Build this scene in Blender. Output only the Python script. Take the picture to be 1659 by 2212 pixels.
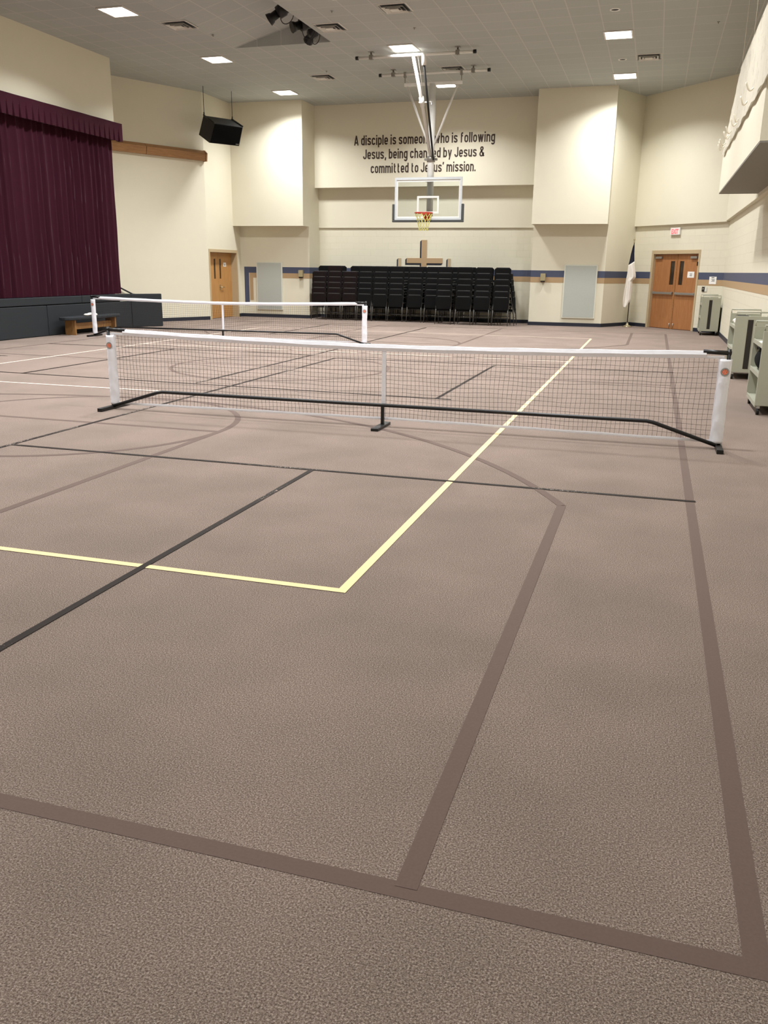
import bpy, math, random
from mathutils import Vector, Matrix
random.seed(7)
PI = math.pi
for o in list(bpy.data.objects):
    bpy.data.objects.remove(o, do_unlink=True)
S = bpy.context.scene
COL = S.collection

# ------------------------------------------------------------------ camera, world, exposure
H = 6.62                                     # ceiling height
cam_d = bpy.data.cameras.new('camera')
cam = bpy.data.objects.new('camera', cam_d); COL.objects.link(cam)
F_PX, PITCH, YAW, ROLL, CAM_Z = 1847.77, -0.276883, -0.294156, 0.0130, 1.6246
f = Vector((math.sin(YAW)*math.cos(PITCH), math.cos(YAW)*math.cos(PITCH), math.sin(PITCH)))
rt = Vector((math.cos(YAW), -math.sin(YAW), 0.0)); up = rt.cross(f)
R_ = math.cos(ROLL)*rt + math.sin(ROLL)*up
U_ = -math.sin(ROLL)*rt + math.cos(ROLL)*up
M_ = Matrix((R_, U_, -f)).transposed().to_4x4(); M_.translation = (0, 0, CAM_Z)
cam.matrix_world = M_
cam_d.sensor_fit = 'HORIZONTAL'; cam_d.sensor_width = 36.0
cam_d.lens = F_PX/1659*36.0
cam_d.clip_start = 0.05; cam_d.clip_end = 200
S.camera = cam
S.view_settings.view_transform = 'Standard'
try: S.view_settings.look = 'None'
except Exception: pass
S.view_settings.gamma = 1.0
S.view_settings.use_curve_mapping = False
S.view_settings.exposure = 0.0
w = bpy.data.worlds.new('world'); S.world = w; w.use_nodes = True
w.node_tree.nodes['Background'].inputs[0].default_value = (0.9, 0.92, 1.0, 1)
w.node_tree.nodes['Background'].inputs[1].default_value = 0.02
LAMP_W = 205.0                              # watts per ceiling fixture
LAMP_COL = (0.97, 0.985, 1.0)
LAMP_SPREAD = math.radians(138)
LENS_STRENGTH = 9.0
LAMP_X = (-11.0, -6.15, -1.27)
LAMP_Y = (25.67, 21.40, 17.13, 12.86, 8.59, 4.32, 0.05)
ROW_POWER = (0.88, 0.93, 1.0, 1.0, 0.92, 0.5, 0.25)

# ------------------------------------------------------------------ materials
def srgb(r, g, b):
    def c(v):
        v /= 255.0
        return v/12.92 if v <= 0.04045 else ((v+0.055)/1.055)**2.4
    return (c(r), c(g), c(b), 1.0)
MATS = {}
class N:
    def __init__(s, name):
        s.m = bpy.data.materials.new(name); s.m.use_nodes = True
        s.t = s.m.node_tree; s.b = s.t.nodes['Principled BSDF']; MATS[name] = s.m
    def n(s, typ, **kw):
        o = s.t.nodes.new(typ)
        for k, v in kw.items():
            if k.startswith('i_'):
                o.inputs[k[2:].replace('_', ' ')].default_value = v
            else: setattr(o, k, v)
        return o
    def l(s, a, b): s.t.links.new(a, b)
def plain(name, col, rough=0.6, metal=0.0, vary=0.06, scale=30.0, bump=0.0, bscale=200.0, spec=0.4, sheen=0.0):
    k = N(name)
    tc = k.n('ShaderNodeTexCoord')
    nz = k.n('ShaderNodeTexNoise'); nz.inputs['Scale'].default_value = scale; nz.inputs['Detail'].default_value = 3
    k.l(tc.outputs['Object'], nz.inputs['Vector'])
    mx = k.n('ShaderNodeMix', data_type='RGBA')
    mx.inputs[6].default_value = tuple(c*(1-vary) for c in col[:3])+(1,)
    mx.inputs[7].default_value = tuple(min(1, c*(1+vary)) for c in col[:3])+(1,)
    k.l(nz.outputs['Fac'], mx.inputs[0]); k.l(mx.outputs[2], k.b.inputs['Base Color'])
    k.b.inputs['Roughness'].default_value = rough; k.b.inputs['Metallic'].default_value = metal
    k.b.inputs['Specular IOR Level'].default_value = spec
    if sheen:
        k.b.inputs['Sheen Weight'].default_value = sheen; k.b.inputs['Sheen Roughness'].default_value = 0.4
    if bump:
        n2 = k.n('ShaderNodeTexNoise'); n2.inputs['Scale'].default_value = bscale
        k.l(tc.outputs['Object'], n2.inputs['Vector'])
        bp = k.n('ShaderNodeBump'); bp.inputs['Strength'].default_value = bump; bp.inputs['Distance'].default_value = 0.01
        k.l(n2.outputs['Fac'], bp.inputs['Height']); k.l(bp.outputs['Normal'], k.b.inputs['Normal'])
    return k.m

def emission(name, col, strength):
    k = N(name)
    k.b.inputs['Base Color'].default_value = col
    k.b.inputs['Emission Color'].default_value = col
    k.b.inputs['Emission Strength'].default_value = strength
    return k.m

# carpet: speckled loop pile
def carpet():
    k = N('carpet'); tc = k.n('ShaderNodeTexCoord')
    n1 = k.n('ShaderNodeTexNoise'); n1.inputs['Scale'].default_value = 180; n1.inputs['Detail'].default_value = 4; n1.inputs['Roughness'].default_value = 0.75
    n2 = k.n('ShaderNodeTexNoise'); n2.inputs['Scale'].default_value = 1.3; n2.inputs['Detail'].default_value = 4
    n3 = k.n('ShaderNodeTexVoronoi'); n3.inputs['Scale'].default_value = 290
    for n in (n1, n2, n3): k.l(tc.outputs['Object'], n.inputs['Vector'])
    cr = k.n('ShaderNodeValToRGB')
    e = cr.color_ramp.elements
    e[0].position = 0.33; e[0].color = srgb(76, 62, 55)
    e[1].position = 0.68; e[1].color = srgb(200, 186, 174)
    m = cr.color_ramp.elements.new(0.5); m.color = srgb(137, 121, 111)
    k.l(n1.outputs['Fac'], cr.inputs['Fac'])
    c2 = k.n('ShaderNodeValToRGB'); c2.color_ramp.elements[0].position = 0.35; c2.color_ramp.elements[1].position = 0.65
    c2.color_ramp.elements[0].color = (0.88, 0.88, 0.87, 1); c2.color_ramp.elements[1].color = (1.06, 1.04, 1.04, 1)
    k.l(n2.outputs['Fac'], c2.inputs['Fac'])
    mu = k.n('ShaderNodeMix', data_type='RGBA', blend_type='MULTIPLY'); mu.inputs[0].default_value = 1
    k.l(cr.outputs['Color'], mu.inputs[6]); k.l(c2.outputs['Color'], mu.inputs[7])
    k.l(mu.outputs[2], k.b.inputs['Base Color'])
    k.b.inputs['Roughness'].default_value = 0.95; k.b.inputs['Specular IOR Level'].default_value = 0.1
    k.b.inputs['Sheen Weight'].default_value = 0.10; k.b.inputs['Sheen Roughness'].default_value = 0.5
    k.b.inputs['Sheen Tint'].default_value = srgb(225, 200, 190)
    bp = k.n('ShaderNodeBump'); bp.inputs['Strength'].default_value = 0.7; bp.inputs['Distance'].default_value = 0.006
    ad = k.n('ShaderNodeMath', operation='ADD'); k.l(n1.outputs['Fac'], ad.inputs[0]); k.l(n3.outputs['Distance'], ad.inputs[1])
    k.l(ad.outputs[0], bp.inputs['Height']); k.l(bp.outputs['Normal'], k.b.inputs['Normal'])
    return k.m
carpet()
def tape(name, c1, c2, rough, worn=0.0, sheen=0.2):
    k = N(name); tc = k.n('ShaderNodeTexCoord')
    nz = k.n('ShaderNodeTexNoise'); nz.inputs['Scale'].default_value = 110; nz.inputs['Detail'].default_value = 3
    k.l(tc.outputs['Object'], nz.inputs['Vector'])
    mx = k.n('ShaderNodeMix', data_type='RGBA'); mx.inputs[6].default_value = c1; mx.inputs[7].default_value = c2
    k.l(nz.outputs['Fac'], mx.inputs[0])
    out = mx.outputs[2]
    if worn:
        n2 = k.n('ShaderNodeTexNoise'); n2.inputs['Scale'].default_value = 1.1; n2.inputs['Detail'].default_value = 1
        n3 = k.n('ShaderNodeTexNoise'); n3.inputs['Scale'].default_value = 70; n3.inputs['Detail'].default_value = 2
        k.l(tc.outputs['Object'], n2.inputs['Vector']); k.l(tc.outputs['Object'], n3.inputs['Vector'])
        ml = k.n('ShaderNodeMath', operation='MULTIPLY'); k.l(n2.outputs['Fac'], ml.inputs[0]); k.l(n3.outputs['Fac'], ml.inputs[1])
        rp = k.n('ShaderNodeValToRGB'); rp.color_ramp.elements[0].position = 0.36; rp.color_ramp.elements[1].position = 0.41
        k.l(ml.outputs[0], rp.inputs['Fac'])
        m2 = k.n('ShaderNodeMix', data_type='RGBA'); m2.inputs[7].default_value = srgb(165, 150, 138)
        k.l(rp.outputs['Color'], m2.inputs[0]); k.l(out, m2.inputs[6]); out = m2.outputs[2]
    k.l(out, k.b.inputs['Base Color'])
    k.b.inputs['Roughness'].default_value = rough; k.b.inputs['Specular IOR Level'].default_value = 0.12
    k.b.inputs['Sheen Weight'].default_value = sheen
    return k.m
tape('taupe_tape', srgb(96, 79, 72), srgb(108, 91, 83), 0.85, sheen=0.08)
tape('black_tape', srgb(28, 21, 17), srgb(44, 34, 28), 0.55, worn=1.0, sheen=0.0)
tape('yellow_tape', srgb(232, 206, 150), srgb(240, 217, 164), 0.7)
tape('light_paled_tape', srgb(236, 210, 190), srgb(244, 222, 202), 0.7)  # same yellow tape, with paler light and viewing angle put into its colour

WALL = srgb(222, 216, 195)
plain('wall_paint', WALL, 0.75, vary=0.02, scale=3, bump=0.08, bscale=90)
def block_wall():
    k = N('block_paint'); tc = k.n('ShaderNodeTexCoord')
    sp = k.n('ShaderNodeSeparateXYZ'); cb = k.n('ShaderNodeCombineXYZ')
    k.l(tc.outputs['Object'], sp.inputs[0]); k.l(sp.outputs['X'], cb.inputs['X']); k.l(sp.outputs['Z'], cb.inputs['Y'])
    br = k.n('ShaderNodeTexBrick'); br.inputs['Scale'].default_value = 1.0
    br.inputs['Brick Width'].default_value = 0.406; br.inputs['Row Height'].default_value = 0.203
    br.inputs['Mortar Size'].default_value = 0.006; br.inputs['Mortar Smooth'].default_value = 0.4
    br.inputs['Color1'].default_value = WALL; br.inputs['Color2'].default_value = srgb(220, 214, 193)
    br.inputs['Mortar'].default_value = srgb(213, 207, 186)
    k.l(cb.outputs[0], br.inputs['Vector']); k.l(br.outputs['Color'], k.b.inputs['Base Color'])
    k.b.inputs['Roughness'].default_value = 0.6
    bp = k.n('ShaderNodeBump'); bp.inputs['Strength'].default_value = 0.3; bp.inputs['Distance'].default_value = 0.006; bp.invert = True
    nz = k.n('ShaderNodeTexNoise'); nz.inputs['Scale'].default_value = 60; k.l(tc.outputs['Object'], nz.inputs['Vector'])
    ad = k.n('ShaderNodeMath', operation='MULTIPLY_ADD'); ad.inputs[1].default_value = 0.12
    k.l(nz.outputs['Fac'], ad.inputs[0]); k.l(br.outputs['Fac'], ad.inputs[2])
    k.l(ad.outputs[0], bp.inputs['Height']); k.l(bp.outputs['Normal'], k.b.inputs['Normal'])
block_wall()
def tiles():
    k = N('ceiling_tile'); tc = k.n('ShaderNodeTexCoord')
    mp = k.n('ShaderNodeMapping'); mp.inputs['Location'].default_value = (0.94+0.61*30, 0.36+0.61*30, 0)
    k.l(tc.outputs['Object'], mp.inputs['Vector'])
    br = k.n('ShaderNodeTexBrick'); br.offset = 0.0; br.inputs['Scale'].default_value = 1.0
    br.inputs['Brick Width'].default_value = 0.61; br.inputs['Row Height'].default_value = 0.61
    br.inputs['Mortar Size'].default_value = 0.011; br.inputs['Mortar Smooth'].default_value = 0.1
    br.inputs['Color1'].default_value = srgb(182, 185, 181); br.inputs['Color2'].default_value = srgb(178, 181, 177)
    br.inputs['Mortar'].default_value = srgb(200, 198, 193)
    k.l(mp.outputs[0], br.inputs['Vector'])
    nz = k.n('ShaderNodeTexNoise'); nz.inputs['Scale'].default_value = 55; nz.inputs['Detail'].default_value = 4
    k.l(tc.outputs['Object'], nz.inputs['Vector'])
    mu = k.n('ShaderNodeMix', data_type='RGBA', blend_type='MULTIPLY'); mu.inputs[0].default_value = 0.14
    k.l(br.outputs['Color'], mu.inputs[6]); k.l(nz.outputs['Fac'], mu.inputs[7]); k.l(mu.outputs[2], k.b.inputs['Base Color'])
    k.b.inputs['Roughness'].default_value = 0.9
    bp = k.n('ShaderNodeBump'); bp.inputs['Strength'].default_value = 0.4; bp.inputs['Distance'].default_value = 0.006
    k.l(br.outputs['Fac'], bp.inputs['Height']); k.l(bp.outputs['Normal'], k.b.inputs['Normal'])
tiles()
def wood(name, c1, c2, axis='Z', rough=0.45):
    k = N(name); tc = k.n('ShaderNodeTexCoord')
    mp = k.n('ShaderNodeMapping'); mp.inputs['Scale'].default_value = {'Z': (14, 14, 1.2), 'X': (1.2, 14, 14), 'Y': (14, 1.2, 14)}[axis]
    k.l(tc.outputs['Object'], mp.inputs['Vector'])
    nz = k.n('ShaderNodeTexNoise'); nz.inputs['Scale'].default_value = 2.2; nz.inputs['Detail'].default_value = 6; nz.inputs['Distortion'].default_value = 0.8
    k.l(mp.outputs[0], nz.inputs['Vector'])
    cr = k.n('ShaderNodeValToRGB'); cr.color_ramp.elements[0].position = 0.3; cr.color_ramp.elements[1].position = 0.7
    cr.color_ramp.elements[0].color = c1; cr.color_ramp.elements[1].color = c2
    k.l(nz.outputs['Fac'], cr.inputs['Fac']); k.l(cr.outputs['Color'], k.b.inputs['Base Color'])
    k.b.inputs['Roughness'].default_value = rough
wood('door_wood', srgb(156, 102, 60), srgb(174, 120, 74))
wood('pale_door_wood', srgb(178, 128, 72), srgb(194, 146, 88))
wood('oak', srgb(140, 98, 58), srgb(170, 124, 78), 'X')
wood('bench_wood', srgb(140, 100, 56), srgb(164, 122, 74))
plain('blue_paint', srgb(74, 80, 102), 0.6, vary=0.04)
plain('tan_paint', srgb(176, 148, 112), 0.65, vary=0.03)
plain('navy_base', srgb(36, 40, 52), 0.5)
plain('frame_paint', srgb(188, 168, 134), 0.45, vary=0.03)
plain('curtain', srgb(56, 16, 31), 0.85, vary=0.12, scale=14, bump=0.1, spec=0.15, sheen=0.10)
plain('black_pad', srgb(33, 37, 41), 0.7, vary=0.1, bump=0.15, bscale=150)
plain('black_metal', srgb(24, 23, 23), 0.4)
plain('black_plastic', srgb(22, 22, 22), 0.5)
plain('black_fabric', srgb(17, 17, 17), 0.9, vary=0.2, scale=120, spec=0.1)
plain('brown_fabric', srgb(25, 18, 18), 0.9, vary=0.2, scale=120, spec=0.1)
plain('chair_metal', srgb(84, 82, 78), 0.45, metal=0.4)
plain('edge_highlight', srgb(78, 76, 72), 0.7)  # light on the chair back tops, put in as a lighter grey
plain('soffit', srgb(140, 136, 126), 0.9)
plain('white_vinyl', srgb(240, 240, 246), 0.55, vary=0.03, scale=8, bump=0.5, bscale=14)
plain('white_paint', srgb(232, 230, 224), 0.4)
plain('net_cord', srgb(50, 40, 34), 0.8)
plain('panel_grey', srgb(176, 180, 172), 0.9, vary=0.10, scale=70, bump=0.2, bscale=120)
plain('panel_frame', srgb(214, 214, 200), 0.6)
plain('cart_paint', srgb(168, 168, 150), 0.4, vary=0.03)
plain('slot_dark', srgb(40, 34, 28), 0.6)
plain('letter_brown', srgb(66, 52, 44), 0.7)
plain('rim_red', srgb(178, 50, 30), 0.4)
plain('net_yellow', srgb(226, 222, 130), 0.8)
plain('pad_grey', srgb(74, 76, 76), 0.7)
plain('steel', srgb(196, 196, 194), 0.3, metal=0.8)
plain('board_frame', srgb(206, 210, 212), 0.4)
plain('dull_steel', srgb(150, 146, 138), 0.4, metal=0.5)
plain('brass', srgb(200, 190, 160), 0.25, metal=0.9)
plain('pole_wood', srgb(58, 44, 30), 0.5)
plain('flag_navy', srgb(30, 32, 46), 0.9)
plain('flag_white', srgb(236, 230, 220), 0.85)
plain('paper', srgb(240, 238, 232), 0.7)
plain('ink', srgb(70, 70, 72), 0.8)
plain('orange_print', srgb(226, 104, 60), 0.6)
plain('grey_print', srgb(150, 150, 146), 0.6)
plain('beige_plastic', srgb(158, 146, 112), 0.5)
plain('window_dark', srgb(54, 44, 34), 0.15)
plain('vent_white', srgb(214, 210, 202), 0.5)
plain('vent_dark', srgb(44, 44, 46), 0.7)
plain('rope_white', srgb(238, 232, 214), 0.8)
plain('stage_white', srgb(206, 200, 186), 0.7)
emission('lens_glow', (1.0, 0.97, 0.91, 1), LENS_STRENGTH)
emission('exit_red', (1.0, 0.12, 0.14, 1), 1.2)
def glass():
    k = N('board_glass'); nt = k.t
    tr = k.n('ShaderNodeBsdfTransparent'); tr.inputs[0].default_value = (0.94, 0.965, 0.96, 1)
    gl = k.n('ShaderNodeBsdfGlossy'); gl.inputs['Roughness'].default_value = 0.03
    fr = k.n('ShaderNodeFresnel'); fr.inputs['IOR'].default_value = 1.5
    mx = k.n('ShaderNodeMixShader'); k.l(fr.outputs[0], mx.inputs[0]); k.l(tr.outputs[0], mx.inputs[1]); k.l(gl.outputs[0], mx.inputs[2])
    k.l(mx.outputs[0], nt.nodes['Material Output'].inputs['Surface'])
glass()
def netting():
    k = N('bundled_netting'); nt = k.t; tc = k.n('ShaderNodeTexCoord')
    mp = k.n('ShaderNodeMapping'); mp.inputs['Scale'].default_value = (1, 1.6, 0.35); k.l(tc.outputs['Object'], mp.inputs['Vector'])
    nz = k.n('ShaderNodeTexNoise'); nz.inputs['Scale'].default_value = 9; nz.inputs['Detail'].default_value = 8; nz.inputs['Roughness'].default_value = 0.7
    k.l(mp.outputs[0], nz.inputs['Vector'])
    rp = k.n('ShaderNodeValToRGB'); rp.color_ramp.elements[0].position = 0.33; rp.color_ramp.elements[1].position = 0.43
    k.l(nz.outputs['Fac'], rp.inputs['Fac'])
    k.l(rp.outputs['Color'], k.b.inputs['Alpha'])
    k.b.inputs['Base Color'].default_value = srgb(205, 198, 180); k.b.inputs['Roughness'].default_value = 0.9
    bp = k.n('ShaderNodeBump'); bp.inputs['Strength'].default_value = 0.4; bp.inputs['Distance'].default_value = 0.004
    k.l(nz.outputs['Fac'], bp.inputs['Height']); k.l(bp.outputs['Normal'], k.b.inputs['Normal'])
netting()

# ------------------------------------------------------------------ mesh helpers
class MB:
    def __init__(s): s.v = []; s.f = []; s.sm = []
    def add(s, vs, fs, smooth=False):
        b = len(s.v); s.v += [tuple(v) for v in vs]
        for q in fs: s.f.append(tuple(b+i for i in q)); s.sm.append(smooth)
        return s
    def box(s, x0, x1, y0, y1, z0, z1, M=None):
        vs = [Vector((x, y, z)) for z in (z0, z1) for y in (y0, y1) for x in (x0, x1)]
        if M: vs = [M @ v for v in vs]
        return s.add(vs, [(0, 2, 3, 1), (4, 5, 7, 6), (0, 1, 5, 4), (2, 6, 7, 3), (0, 4, 6, 2), (1, 3, 7, 5)])
    def hexa(s, b, t):
        return s.add(list(b)+list(t), [(3, 2, 1, 0), (4, 5, 6, 7), (0, 1, 5, 4), (1, 2, 6, 5), (2, 3, 7, 6), (3, 0, 4, 7)])
    def path(s, pts, r, seg=8, cap=True, smooth=True, radii=None, closed=False):
        pts = [Vector(p) for p in pts]; n = len(pts); rings = []
        pn = None
        for i, p in enumerate(pts):
            if closed: d = pts[(i+1) % n]-pts[i-1]
            else: d = pts[min(i+1, n-1)]-pts[max(i-1, 0)]
            d.normalize()
            if pn is None:
                a = Vector((0, 0, 1)) if abs(d.z) < 0.9 else Vector((1, 0, 0))
                x = d.cross(a).normalized()
            else:
                x = (pn - d*pn.dot(d)).normalized()
            pn = x; y = d.cross(x)
            rr = radii[i] if radii else r
            rings.append([p + x*math.cos(2*PI*k/seg+PI/seg)*rr + y*math.sin(2*PI*k/seg+PI/seg)*rr for k in range(seg)])
        vs = [v for g in rings for v in g]; fs = []
        for i in range(n if closed else n-1):
            j = (i+1) % n
            for k in range(seg):
                k2 = (k+1) % seg
                fs.append((i*seg+k, i*seg+k2, j*seg+k2, j*seg+k))
        if cap and not closed:
            s.add(vs, fs, smooth)
            b = len(s.v)-len(vs)
            s.f.append(tuple(b+k for k in reversed(range(seg)))); s.sm.append(False)
            s.f.append(tuple(b+(n-1)*seg+k for k in range(seg))); s.sm.append(False)
            return s
        return s.add(vs, fs, smooth)
    def cyl(s, p0, p1, r, seg=12, smooth=True): return s.path([p0, p1], r, seg, smooth=smooth)
    def lathe(s, prof, c, seg=20):
        vs = []; fs = []
        for r, z in prof:
            for k in range(seg):
                a = 2*PI*k/seg; vs.append((c[0]+r*math.cos(a), c[1]+r*math.sin(a), c[2]+z))
        for i in range(len(prof)-1):
            for k in range(seg):
                k2 = (k+1) % seg; fs.append((i*seg+k, i*seg+k2, (i+1)*seg+k2, (i+1)*seg+k))
        return s.add(vs, fs, True)
    def prism(s, poly, axis, a0, a1):
        # poly: 2D points; axis 'x','y','z' is the extrusion direction
        def P(u, v, a): return {'x': (a, u, v), 'y': (u, a, v), 'z': (u, v, a)}[axis]
        n = len(poly)
        vs = [P(u, v, a0) for u, v in poly]+[P(u, v, a1) for u, v in poly]
        fs = [tuple(range(n)), tuple(reversed(range(n, 2*n)))]+[(i, i+n, (i+1) % n+n, (i+1) % n) for i in range(n)]
        return s.add(vs, fs)
    def grid(s, fn, nu, nv, smooth=True):
        vs = [fn(i/nu, j/nv) for j in range(nv+1) for i in range(nu+1)]
        fs = [(j*(nu+1)+i, j*(nu+1)+i+1, (j+1)*(nu+1)+i+1, (j+1)*(nu+1)+i) for j in range(nv) for i in range(nu)]
        return s.add(vs, fs, smooth)
    def ell(s, c, rx, ry, rz, seg=12, rings=8):
        vs = []; fs = []
        for i in range(rings+1):
            t = PI*i/rings
            for k in range(seg):
                a = 2*PI*k/seg
                vs.append((c[0]+rx*math.sin(t)*math.cos(a), c[1]+ry*math.sin(t)*math.sin(a), c[2]+rz*math.cos(t)))
        for i in range(rings):
            for k in range(seg):
                k2 = (k+1) % seg; fs.append((i*seg+k, (i+1)*seg+k, (i+1)*seg+k2, i*seg+k2))
        return s.add(vs, fs, True)
    def build(s, name, mat, parent=None, bevel=0.0, solid=0.0, loc=None, rotz=None):
        me = bpy.data.meshes.new(name); me.from_pydata(s.v, [], s.f); me.update()
        me.polygons.foreach_set('use_smooth', s.sm)
        o = bpy.data.objects.new(name, me); COL.objects.link(o)
        me.materials.append(MATS[mat])
        if parent: o.parent = parent
        if loc: o.location = loc
        if rotz is not None: o.rotation_euler.z = rotz
        if bevel:
            b = o.modifiers.new('bevel', 'BEVEL'); b.width = bevel; b.segments = 2; b.limit_method = 'ANGLE'
        if solid:
            b = o.modifiers.new('solid', 'SOLIDIFY'); b.thickness = solid; b.offset = 0
        return o
def recalc(o):
    import bmesh
    bm = bmesh.new(); bm.from_mesh(o.data); bmesh.ops.recalc_face_normals(bm, faces=bm.faces); bm.to_mesh(o.data); bm.free()
    return o
def struct(o): o['kind'] = 'structure'; return o
def tag(o, label, cat, group=None):
    o['label'] = label; o['category'] = cat
    if group: o['group'] = group
    return o
def thing(name, label, cat, loc=(0, 0, 0), rotz=0.0, group=None):
    o = bpy.data.objects.new(name, None); COL.objects.link(o)
    o.location = loc; o.rotation_euler = (0, 0, rotz); o.empty_display_size = 0.1
    return tag(o, label, cat, group)
KIDS = {}
def copy_tree(o, parent=None):
    c = o.copy(); COL.objects.link(c)
    if parent: c.parent = parent
    for ch in list(o.children): copy_tree(ch, c)
    return c
ORD = ['first', 'second', 'third', 'fourth', 'fifth', 'sixth', 'seventh', 'eighth', 'ninth', 'tenth', 'eleventh', 'twelfth']

# ------------------------------------------------------------------ floor and its markings
floor = struct(MB().box(-17.5, 3.0, -2.0, 30.0, -0.1, 0.0).build('floor', 'carpet'))
LW = 0.032
def lines(name, mat, z, segs, hw, label=None):
    m = MB()
    for s in segs:
        z += 0.00008
        if s[0] == 'arc':
            _, cx, cy, r, a0, a1 = s; n = 64
            vs = []
            for i in range(n+1):
                a = math.radians(a0+(a1-a0)*i/n)
                for rr in (r-hw, r+hw): vs.append((cx+rr*math.cos(a), cy+rr*math.sin(a), z))
            m.add(vs, [(2*i, 2*i+1, 2*i+3, 2*i+2) for i in range(n)])
        else:
            x0, y0, x1, y1 = s
            if abs(x1-x0) < 0.3 and abs(y1-y0) > 1.0 or abs(x1-x0) < abs(y1-y0):
                m.add([(x0-hw, y0, z), (x0+hw, y0, z), (x1+hw, y1, z), (x1-hw, y1, z)], [(0, 1, 2, 3)])
            else:
                if x0 > x1: x0, y0, x1, y1 = x1, y1, x0, y0
                m.add([(x0, y0-hw, z), (x1, y1-hw, z), (x1, y1+hw, z), (x0, y0+hw, z)], [(0, 1, 2, 3)])
    o = m.build(name, mat, floor); o['kind'] = 'structure'
    if label: o['label'] = label
    return o
CXB = -5.95
t25 = math.degrees(math.acos(5.45/6.02))
lines('basketball_line', 'taupe_tape', 0.0010, [
    (0.39, 1.9-LW, 0.39, 25.1), (-12.28, 1.9, -12.28, 25.1), (-12.28, 1.89, 0.39+LW, 1.89), (-12.28, 25.1, 0.39, 25.1),
    (-4.13, 1.9, -4.13, 7.78), (-7.77, 1.9, -7.77, 7.78), (-7.77, 7.78, -4.13, 7.78), ('arc', CXB, 7.78, 1.82, 0, 360),
    (-4.13, 19.2, -4.13, 25.1), (-7.77, 19.2, -7.77, 25.1), (-7.77, 19.2, -4.13, 19.2), ('arc', CXB, 19.2, 1.82, 0, 360),
    (-12.28, 13.5, 0.39, 13.5), ('arc', CXB, 13.5, 1.82, 0, 360),
    (-0.5, 1.9, -0.5, 6.05), (-11.4, 1.9, -11.4, 6.05), ('arc', CXB, 3.5, 6.02, t25, 180-t25),
    (-0.5, 21.0, -0.5, 25.1), (-11.4, 21.0, -11.4, 25.1), ('arc', CXB, 23.5, 6.02, 180+t25, 360-t25)], LW,
    'wide taupe basketball court lines on the carpet')
lines('volleyball_line', 'yellow_tape', 0.0030, [(-1.42, 3.95-0.026, -1.42, 22.4), (-8.0, 3.95, -1.42, 3.95)], 0.026,
      'pale yellow volleyball court line')
lines('volleyball_line', 'light_paled_tape', 0.0033, [(-10.47, 3.95, -10.47, 22.4), (-10.47, 3.95, -8.0, 3.95), (-10.47, 22.4, -1.42, 22.4),
      (-10.47, 10.15, -1.42, 10.15), (-10.47, 16.45, -1.42, 16.45)], 0.024, 'volleyball court line, yellow made paler for the light on it')
lines('pickleball_line', 'black_tape', 0.0042, [
    (-5.63, 6.5, 0.43, 6.5), (-2.6, 1.93, -2.6, 6.5), (-5.62, 1.93, -5.62, 15.3), (-12.28, 11.2, -2.4, 10.87), (-2.6, 10.87, -2.6, 15.3),
    (-5.6, 15.3, 0.43, 15.3), (-6.23, 11.1, -6.23, 24.57), (-12.28, 15.65, -6.23, 15.65), (-9.24, 11.12, -9.24, 15.65),
    (-12.28, 20.2, -6.23, 20.2), (-9.24, 20.2, -9.24, 24.57), (-12.28, 24.57, -6.23, 24.57), (-12.28, 13.17, -11.24, 13.17)], 0.021,
    'thin dark worn pickleball tape line')

# ------------------------------------------------------------------ ceiling with the sloped lighting recess
m = MB()
RX0, RX1, RY0, RY1, RZ = -10.05, -7.63, 13.0, 20.5, 7.25
def cq(x0, x1, y0, y1): m.add([(x0, y0, H), (x0, y1, H), (x1, y1, H), (x1, y0, H)], [(0, 1, 2, 3)])
cq(-17.5, RX0, -2, 30); cq(RX1, 3, -2, 30); cq(RX0, RX1, -2, RY0); cq(RX0, RX1, RY1, 30)
m.add([(RX0, RY0, H), (RX0, RY1, H), (RX1, RY1, RZ), (RX1, RY0, RZ)], [(0, 1, 2, 3)])
m.add([(RX1, RY0, H), (RX1, RY0, RZ), (RX1, RY1, RZ), (RX1, RY1, H)], [(0, 1, 2, 3)])
m.add([(RX0, RY1, H), (RX1, RY1, H), (RX1, RY1, RZ)], [(0, 1, 2)])
m.add([(RX0, RY0, H), (RX1, RY0, RZ), (RX1, RY0, H)], [(0, 1, 2)])
ceil = struct(m.build('ceiling', 'ceiling_tile', solid=0.0))

# ------------------------------------------------------------------ walls: A -> B with the room on the left hand
def wframe(A, B):
    u = Vector((B[0]-A[0], B[1]-A[1], 0)); L = u.length
    return L, math.atan2(u.y, u.x)
def wall(name, A, B, z0, z1, mat, off=0.0, hole=None, thick=0.2, e0=0.0, e1=0.0):
    L, a = wframe(A, B); m = MB()
    y1 = off; y0 = off-thick
    if hole:
        s0, s1, hz = hole
        m.box(-e0, s0, y0, y1, z0, z1); m.box(s1, L+e1, y0, y1, z0, z1); m.box(s0, s1, y0, y1, hz, z1)
    else: m.box(-e0, L+e1, y0, y1, z0, z1)
    return struct(m.build(name, mat, loc=(A[0], A[1], 0), rotz=a))
PA, PB = (1.77, 26.05), (-0.72, 28.75)          # angled wall with the double doors
PC = (-1.48, 27.35); PD = (-3.68, 27.35); PE = (-3.68, 28.3); PF = (-10.97, 28.3); PG = (-10.97, 27.35); PH = (-13.45, 27.35)
PI_ = (-13.45, 25.05); PJ = (-15.6, 20.65); PK = (-13.6, 20.65)
wall('wall_right', (1.77, -1.6), PA, 0, 2.99, 'block_paint')
wall('wall_right_upper', (1.77, -1.6), PA, 2.99, H, 'wall_paint', off=0.10)
wall('wall_back_right', PA, PB, 0, 2.97, 'block_paint', hole=(0.95, 2.82, 2.2))
wall('wall_back_right_upper', PA, PB, 2.97, H, 'wall_paint', off=0.10)
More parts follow.
